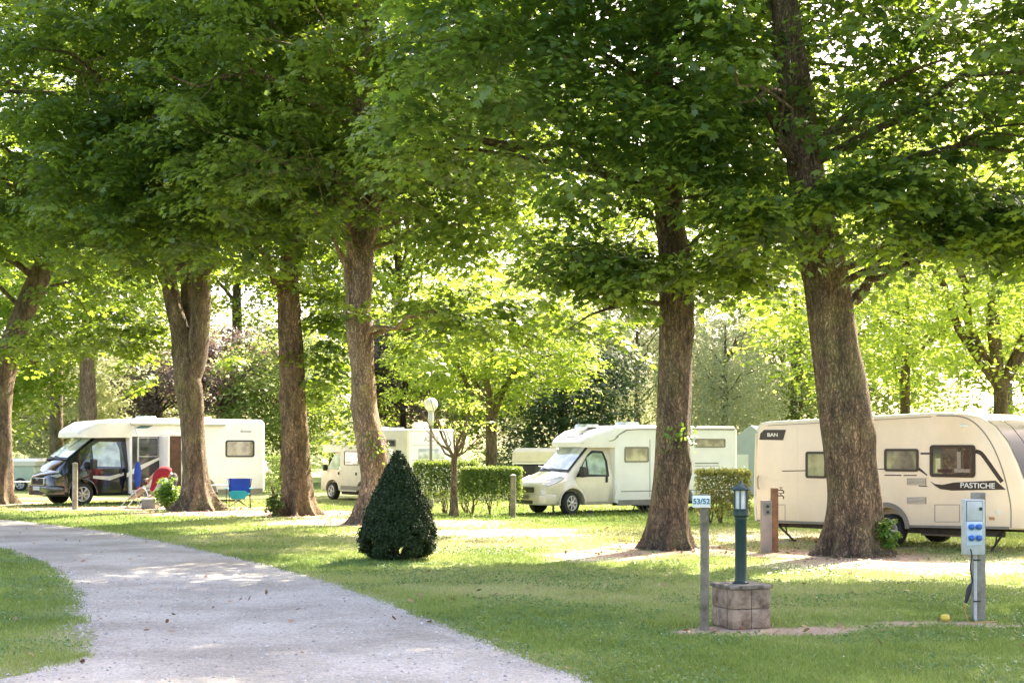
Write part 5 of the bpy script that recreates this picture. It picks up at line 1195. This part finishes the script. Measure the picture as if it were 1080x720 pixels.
MB().box((5.08, -.012, .62), (.10, .02, .05)).build('side_marker', M['orange'], cv, bevel=.004); MB().box((.25, -.012, .60), (.10, .02, .05)).build('side_marker', M['orange'], cv, bevel=.004)
strip([(.30, 2.33), (2.0, 2.385), (3.9, 2.455)], .010, 0, M['greytrim'], 'awning_rail', th=.012)
for xx_ in (1.0, 3.72): strip([(xx_, .44), (xx_, 2.36)], .006, 0, M['creamtrim'], 'panel_seam', th=.003)
MB().box((4.55, -.02, 2.28), (.16, .03, .05)).build('awning_light', M['sign'], cv, bevel=.01)
# front windscreen panels wrap the nose
fp = [(4.93, 2.39), (5.14, 2.25), (5.36, 1.97), (5.54, 1.60), (5.64, 1.33)]
for (ya, yb) in ((.05, .62), (.66, 1.49), (1.53, 2.05)):
    vs = []; 
    for (a, b) in fp: vs += [(a + .012, ya, b + .008), (a + .012, yb, b + .008)]
    m_ = len(vs); vs += [(a - .03, b, c - .02) for a, b, c in vs]
    fs = [(2 * i, 2 * i + 1, 2 * i + 3, 2 * i + 2) for i in range(len(fp) - 1)]; MB().add(vs, fs + [tuple(q + m_ for q in f)[::-1] for f in fs]).build('front_window', M['noseglass'], cv, smooth=60)
MB().box((2.7, .25, .33), (5.0, .05, .10)).build('chassis', M['chassis'], cv); MB().box((2.7, WC - .25, .33), (5.0, .05, .10)).build('chassis', M['chassis'], cv)
MB().box((2.97, WC / 2, .30), (.08, WC - .6, .08)).build('axle', M['chassis'], cv); mb = MB()
mb.box((3.9, .6, .31), (.8, .5, .14)); mb.build('battery_box', M['taupe'], cv)
for (x_, d_) in ((.35, .45), (5.2, -.25)):
    for yy in (.2, WC - .2):
        mb = MB(); mb.tube([(x_, yy, .36), (x_ + d_ * .9, yy, .04)], .022, 6); mb.tube([(x_ + d_ * .5, yy, .36), (x_ + d_ * .6, yy, .14)], .014, 6); mb.box((x_ + d_ * .9, yy, .02), (.12, .10, .03)); mb.build('corner_steady', M['chassis'], cv)
mb = MB(); mb.tube([(5.3, .5, .40), (6.6, WC / 2, .42)], .035, 8); mb.tube([(5.3, WC - .5, .40), (6.6, WC / 2, .42)], .035, 8); mb.tube([(6.3, WC / 2 + .05, .08), (6.3, WC / 2 + .05, .75)], .03, 8); mb.build('tow_bar', M['chassis'], cv)
MB().lathe([(.09, -.03), (.10, 0), (.09, .03)], (6.3, WC / 2 + .05, .10), 16, 'Y').build('jockey_wheel', M['rubber'], cv)
MB().loft([[(2.2 + a, WC / 2 + b, 2.44) for a, b in rrect(-.35, .35, -.3, .3, .06)], [(2.2 + a * .85, WC / 2 + b * .85, 2.53) for a, b in rrect(-.35, .35, -.3, .3, .06)]]).build('roof_light', M['screenwhite'], cv)

# ------------------------------------------------------------------ small far things
# folding trailer with beige lid behind the white motorhome
Y = 52; x = (566 - 540) / F * Y
t = thing('trailer_tent', 'low trailer with beige lid behind the white motorhome bonnet', 'trailer', (x, Y, 0), R(-8))
MB().loft([[(a, b, 1.36) for a, b in rrect(-.85, 1.0, -.6, .6, .1)], [(a, b, 1.72) for a, b in rrect(-.82, .97, -.58, .58, .1)], [(a * .85, b * .8, 1.86) for a, b in rrect(-.82, .97, -.58, .58, .1)]]).build('lid', M['beige'], t, smooth=30)
MB().box((.08, 0, 1.31), (1.8, 1.15, .07)).build('trim', M['sign'], t); MB().box((.08, 0, .80), (1.75, 1.12, .94)).build('body', M['blackplastic'], t, bevel=.05)
for s in (-.5, .6): wheel(t, s, -.6, .26, spokes=5)
# grey tent
Y = 56; x = (792 - 540) / F * Y
t = thing('awning_tent', 'blue-grey ridge tent between the white motorhome and the caravan', 'tent', (x, Y, 0), R(-25))
MB().prism([(-1.6, 0), (1.6, 0), (1.55, 1.65), (0, 2.75), (-1.55, 1.65)], 0, 3).build('canvas', M['tent'], t, smooth=0, bevel=.03)
MB().prism([(-.9, .9), (-.1, .9), (-.1, 1.6), (-.9, 1.6)], -.01, .004).build('window_panel', M['sign'], t, smooth=0)
MB().prism([(.2, .0), (1.0, .0), (.9, 1.5), (.4, 1.7)], -.012, .002).build('doorway', M['blackplastic'], t, smooth=0)
# low pale trailer at far left
Y = 62; x = (14 - 540) / F * Y
t = thing('caravan', 'low pale caravan roof and green side beyond the leaning maple', 'caravan', (x, Y, 0), R(4))
MB().loft([[(a, b, 1.08) for a, b in rrect(-1.6, 1.15, -.8, .8, .1)], [(a, b, 1.28) for a, b in rrect(-1.7, 1.25, -.9, .9, .1)], [(a * .95, b * .9, 1.40) for a, b in rrect(-1.7, 1.25, -.9, .9, .1)]]).build('roof', M['white'], t, smooth=30)
MB().box((-.22, 0, .70), (2.6, 1.5, .78)).build('body', M['palegreen'], t, bevel=.06)
window(t, -1.1, .1, .62, .98, -.75, M['greytrim'], M['screen'])
for s in (-.9, .5): wheel(t, s, -.8, .28, spokes=5)
Y = 54; x = (24 - 540) / F * Y
t = thing('camping_table', 'small white camping table in front of the low pale caravan', 'table', (x, Y, 0), R(10))
MB().box((0, 0, .58), (.9, .5, .03)).build('tabletop', M['sign'], t, bevel=.005)
for s in (-1, 1):
    for q in (-1, 1): MB().tube([(s * .3, q * .2, .57), (s * .42, q * .22, 0)], .015, 6).build('leg', M['alu'], t)

def camp_chair(loc, rz):
    t = thing('camping_chair', 'folding camping chair with blue back and teal seat right of the forked maple', 'chair', loc, rz)
    vs = []; n = 8
    for i in range(n + 1):
        u = i / n
        for j in range(7):
            v = j / 6; x_ = -.30 + .60 * v; sg_ = .05 * (1 - (2 * v - 1) ** 2)
            vs.append((x_ * (1 + .12 * u), .22 + .12 * u + sg_, .46 + .46 * u))
    fs = [(i * 7 + j, i * 7 + j + 1, (i + 1) * 7 + j + 1, (i + 1) * 7 + j) for i in range(n) for j in range(6)]
    b = MB().add(vs, fs).build('backrest', M['blue'], t, smooth=60); m_ = b.modifiers.new('s', 'SOLIDIFY'); m_.thickness = .015
    vs = []
    for i in range(7):
        u = i / 6
        for j in range(7):
            v = j / 6; sg_ = (1 - (2 * v - 1) ** 2) * .08; vs.append((-.30 + .60 * v, -.26 + .50 * u, .46 + .02 * (1 - u) - sg_))
    fs = [(i * 7 + j, i * 7 + j + 1, (i + 1) * 7 + j + 1, (i + 1) * 7 + j) for i in range(6) for j in range(6)]
    b = MB().add(vs, fs).build('seat', M['teal'], t, smooth=60); m_ = b.modifiers.new('s', 'SOLIDIFY'); m_.thickness = .015
    MB().prism([(-.20, .30), (.20, .30), (.30, .50), (.18, .56), (-.18, .56), (-.30, .50)], -.29, -.275).build('front_panel', M['teal'], t)
    for s in (-1, 1):
        MB().box((s * .36, -.02, .62), (.09, .50, .02)).build('armrest', M['teal'], t, bevel=.008)
        MB().tube([(s * .36, -.26, 0), (s * .36, -.24, .62)], .013, 6).build('leg', M['blackplastic'], t)
        MB().tube([(s * .34, .32, 0), (s * .30, .24, .46), (s * .36, .34, .92)], .013, 6).build('leg', M['blackplastic'], t)
        MB().tube([(s * .34, -.26, .03), (-s * .28, .24, .44)], .010, 6).build('cross_bar', M['blackplastic'], t)
        MB().tube([(s * .34, -.27, .03), (-s * .30, -.27, .44)], .010, 6).build('cross_bar', M['blackplastic'], t)
x, Y, _ = gp(252, 536); camp_chair((x, Y, 0), R(6))
x, Y, _ = gp(231, 535)
t = thing('camping_table', 'grey folding table half hidden behind the forked maple trunk', 'table', (x, Y + .6, 0), R(5))
MB().box((0, 0, .68), (.95, .6, .03)).build('tabletop', M['greybox'], t, bevel=.006)
for s in (-1, 1):
    for q in (-1, 1): MB().tube([(s * .4, q * .25, .67), (s * .44, q * .27, 0)], .014, 6).build('leg', M['alu'], t)
t = thing('bottle', 'slim bottle standing on the grey folding table', 'bottle', (x + .15, Y + .55, .695)); MB().lathe([(.04, 0), (.04, .2), (.014, .26), (.014, .32)], n=12).build('glass', M['frost'], t)
# sun lounger frames by the motorhome steps
def lounger(loc, rz, label, mt):
    t = thing('folding_lounger', label, 'folding chair', loc, rz, 'folded loungers in front of the motorhome')
    for s in (-1, 1):
        MB().tube(spine([(-.62, s * .28, 0), (-.3, s * .28, .34), (.0, s * .28, .58), (.16, s * .28, .62), (.28, s * .28, .45), (.42, s * .28, 0)], 4), .016, 8).build('side_frame', M['alu'], t)
        MB().tube([(-.12, s * .28, .48), (.1, s * .28, 0)], .014, 6).build('leg', M['alu'], t)
    MB().tube([(-.62, -.28, .01), (-.62, .28, .01)], .014, 6).build('cross_bar', M['alu'], t)
    b = MB().add([(-.36, -.27, .27), (-.36, .27, .27), (.12, .27, .62), (.12, -.27, .62), (-.36, -.27, .255), (-.36, .27, .255), (.12, .27, .60), (.12, -.27, .60)], [(0, 1, 2, 3), (7, 6, 5, 4), (0, 4, 5, 1), (1, 5, 6, 2), (2, 6, 7, 3), (3, 7, 4, 0)]).build('fabric', mt, t, smooth=0)
x, Y, _ = gp(150, 535); lounger((x, Y, 0), R(-8), 'aluminium folding lounger with grey fabric in front of the open door', M['greytrim'])
x, Y, _ = gp(163, 536); lounger((x, Y + .45, 0), R(12), 'aluminium folding lounger with red fabric nearest the bending person', M['redfab'])
x, Y, _ = gp(153, 537); t = thing('cool_box', 'small grey cool box on the ground under the folding loungers', 'cool box', (x, Y + .5, 0))
MB().box((0, 0, .14), (.42, .26, .28)).build('box', M['greytrim'], t, bevel=.03); MB().box((0, 0, .30), (.44, .28, .05)).build('lid', M['greybox'], t, bevel=.015)
# towel-like blue and red windbreak furled on the awning leg
lx = local(m1, 1.52, -.33, 0)
t = thing('furled_parasol', 'furled blue parasol with red lower end leaning by the awning leg', 'parasol', (lx[0], lx[1] - .12, 0), 0)
MB().lathe([(.02, .52), (.08, .62), (.11, .8), (.12, 1.1), (.09, 1.3), (.03, 1.42)], n=12).build('blue_canopy', M['blue'], t, smooth=50)
MB().lathe([(.02, .22), (.05, .28), (.08, .42), (.07, .55), (.03, .6)], (.05, -.02, 0), n=12).build('red_canopy', M['redfab'], t, smooth=50)
MB().tube([(0, 0, 0), (0, 0, 1.8)], .016, 6).build('pole', M['alu'], t)

# bending person
def skin(name, verts, edges, radii, mat, parent, root_i=0, sub=2):
    me = bpy.data.meshes.new(name); me.from_pydata(verts, edges, []); o = link(name, me, mat, parent)
    o.modifiers.new('skin', 'SKIN'); sk = me.skin_vertices[0].data if len(me.skin_vertices) else None
    if sk is None:
        bm = bmesh.new(); bm.from_mesh(me); bm.verts.layers.skin.verify(); bm.to_mesh(me); bm.free(); sk = me.skin_vertices[0].data
    for i, r in enumerate(radii): sk[i].radius = (r, r) if not isinstance(r, tuple) else r; sk[i].use_root = (i == root_i)
    s = o.modifiers.new('sub', 'SUBSURF'); s.levels = sub; s.render_levels = sub; o.modifiers[0].use_smooth_shade = True
    dg = bpy.context.evaluated_depsgraph_get(); dg.update(); m2_ = bpy.data.meshes.new_from_object(o.evaluated_get(dg)); o.modifiers.clear(); o.data = m2_
    return o
x, Y, _ = gp(174, 535)
pr = thing('person', 'person in a dark red top bending over beside the open motorhome door', 'person', (x, Y + .5, 0), R(8))
# x- is towards the picture's left where the head is
V = [(.12, 0, .95), (-.02, 0, 1.07), (-.22, 0, 1.10), (-.42, 0, 1.02), (-.52, 0, .94), (-.62, 0, .86),       # pelvis..head
     (.13, -.11, .90), (.03, -.12, .48), (.12, -.12, .09), (-.05, -.13, .04), (.13, .11, .90), (.06, .12, .48), (.16, .12, .09), (-.01, .13, .04),
     (-.38, -.18, 1.0), (-.44, -.22, .72), (-.52, -.18, .48), (-.54, -.17, .41), (-.38, .18, 1.0), (-.46, .22, .72), (-.56, .18, .50), (-.58, .17, .43)]
E = [(0, 1), (1, 2), (2, 3), (3, 4), (4, 5), (0, 6), (6, 7), (7, 8), (8, 9), (0, 10), (10, 11), (11, 12), (12, 13), (3, 14), (14, 15), (15, 16), (16, 17), (3, 18), (18, 19), (19, 20), (20, 21)]
Rd = [.13, .13, .14, .12, .055, .05, .095, .06, .045, .035, .095, .06, .045, .035, .055, .042, .032, .03, .055, .042, .032, .03]
skin('body', V, E, Rd, M['skin'], pr)
g_ = MB(); g_.lathe([(.0, -.125), (.06, -.11), (.088, -.04), (.095, .02), (.08, .08), (.05, .11), (.0, .12)], n=16); hd = g_.build('head', M['skin'], pr, smooth=80); hd.location = (-.70, 0, .80); hd.rotation_euler = (0, R(-130), 0)
g_ = MB(); g_.lathe([(.098, -.02), (.106, .03), (.092, .09), (.055, .125), (.0, .135)], n=16); h2_ = g_.build('hair', M['hair'], hd, smooth=80); h2_.location = (.012, 0, 0)
MB().box((-.09, 0, -.02), (.03, .024, .04)).build('nose', M['skin'], hd, bevel=.01)
for s in (-1, 1):
    MB().box((-.083, s * .034, .01), (.012, .022, .012)).build('eye', M['blackplastic'], hd, bevel=.003); MB().box((.01, s * .095, -.01), (.035, .014, .05)).build('ear', M['skin'], hd, bevel=.006)
for s, (hx, hz) in ((-1, (-.545, .40)), (1, (-.585, .42))):
    vs = [(hx, s * .17, hz), (hx - .01, s * .17, hz - .07)]; ed = [(0, 1)]; rd = [(.032, .02), (.036, .018)]
    for k in range(4):
        b_ = len(vs); y_ = s * .17 + (k - 1.5) * .02; ln_ = (.075, .085, .08, .062)[k]
        vs += [(hx - .015, y_, hz - .09), (hx - .02, y_, hz - .09 - ln_ * .55), (hx - .005, y_, hz - .09 - ln_)]; ed += [(1, b_), (b_, b_ + 1), (b_ + 1, b_ + 2)]; rd += [.009, .008, .007]
    b_ = len(vs); vs += [(hx - .035, s * .15, hz - .05), (hx - .06, s * .145, hz - .085)]; ed += [(0, b_), (b_, b_ + 1)]; rd += [.011, .009]
    skin('hand', vs, ed, rd, M['skin'], pr, sub=1)
skin('shirt', [(.06, 0, 1.02), (-.04, 0, 1.08), (-.22, 0, 1.11), (-.42, 0, 1.03), (-.37, -.18, 1.0), (-.43, -.22, .74), (-.52, -.185, .50), (-.37, .18, 1.0), (-.45, .22, .74), (-.555, .185, .52)],
     [(0, 1), (1, 2), (2, 3), (3, 4), (4, 5), (5, 6), (3, 7), (7, 8), (8, 9)], [.20, .22, .23, .20, .11, .09, .075, .11, .09, .075], M['red'], pr)
skin('trousers', [(.13, 0, .93), (.05, 0, 1.01), (.14, -.11, .88), (.03, -.12, .48), (.12, -.12, .12), (.14, .11, .88), (.06, .12, .48), (.16, .12, .12)],
     [(0, 1), (0, 2), (2, 3), (3, 4), (0, 5), (5, 6), (6, 7)], [.23, .21, .155, .11, .09, .155, .11, .09], M['trouser'], pr)
for s, hx in ((-1, .06), (1, .10)):
    MB().loft([[(hx + a, s * .125 + b, z) for a, b in rrect(-.15, .09, -.045, .045, .04)] for z in (0, .05)] + [[(hx + .04 + a * .6, s * .125 + b, .09) for a, b in rrect(-.12, .08, -.04, .04, .035)]]).build('shoe', M['blackplastic'], pr, smooth=50)

# ------------------------------------------------------------------ light, sky, camera
AZ, EL = 32., 41.
w = bpy.data.worlds.new('World'); scn.world = w; w.use_nodes = True
nt = w.node_tree; bg = nt.nodes['Background']
sky = nt.nodes.new('ShaderNodeTexSky'); sky.sky_type = 'NISHITA'; sky.sun_disc = False
sky.sun_elevation = R(EL); sky.sun_rotation = R(AZ); sky.air_density = 1.0; sky.dust_density = 3.5; sky.ozone_density = 1.0
tn = nt.nodes.new('ShaderNodeMix'); tn.data_type = 'RGBA'; tn.blend_type = 'MULTIPLY'; tn.inputs[0].default_value = 1.; tn.inputs[7].default_value = (1.12, 1.0, .95, 1)
nt.links.new(sky.outputs[0], tn.inputs[6]); nt.links.new(tn.outputs[2], bg.inputs[0]); bg.inputs[1].default_value = .15
sun = bpy.data.lights.new('sun', 'SUN'); sun.energy = 5.; sun.angle = R(.6); sun.color = (1., .89, .70)
so = bpy.data.objects.new('sun', sun); col.objects.link(so); so.location = (20, 30, 40)
d = Vector((math.sin(R(AZ)) * math.cos(R(EL)), math.cos(R(AZ)) * math.cos(R(EL)), math.sin(R(EL))))
so.rotation_euler = d.to_track_quat('Z', 'Y').to_euler()
cam = bpy.data.cameras.new('camera'); co = bpy.data.objects.new('camera', cam); col.objects.link(co)
co.location = (0, 0, CAMH); co.rotation_euler = (R(90), 0, 0)
cam.sensor_width = 36; cam.lens = 50; cam.shift_y = (HOR - 360) / 1080; cam.clip_end = 3000; cam.clip_start = .1
cam.dof.use_dof = False
scn.camera = co
scn.view_settings.view_transform = 'Standard'; scn.view_settings.look = 'None'; scn.view_settings.exposure = 0; scn.view_settings.gamma = 1
try:
    scn.cycles.film_exposure = 5.2; scn.cycles.max_bounces = 8; scn.cycles.transmission_bounces = 6; scn.cycles.diffuse_bounces = 4
except Exception: pass
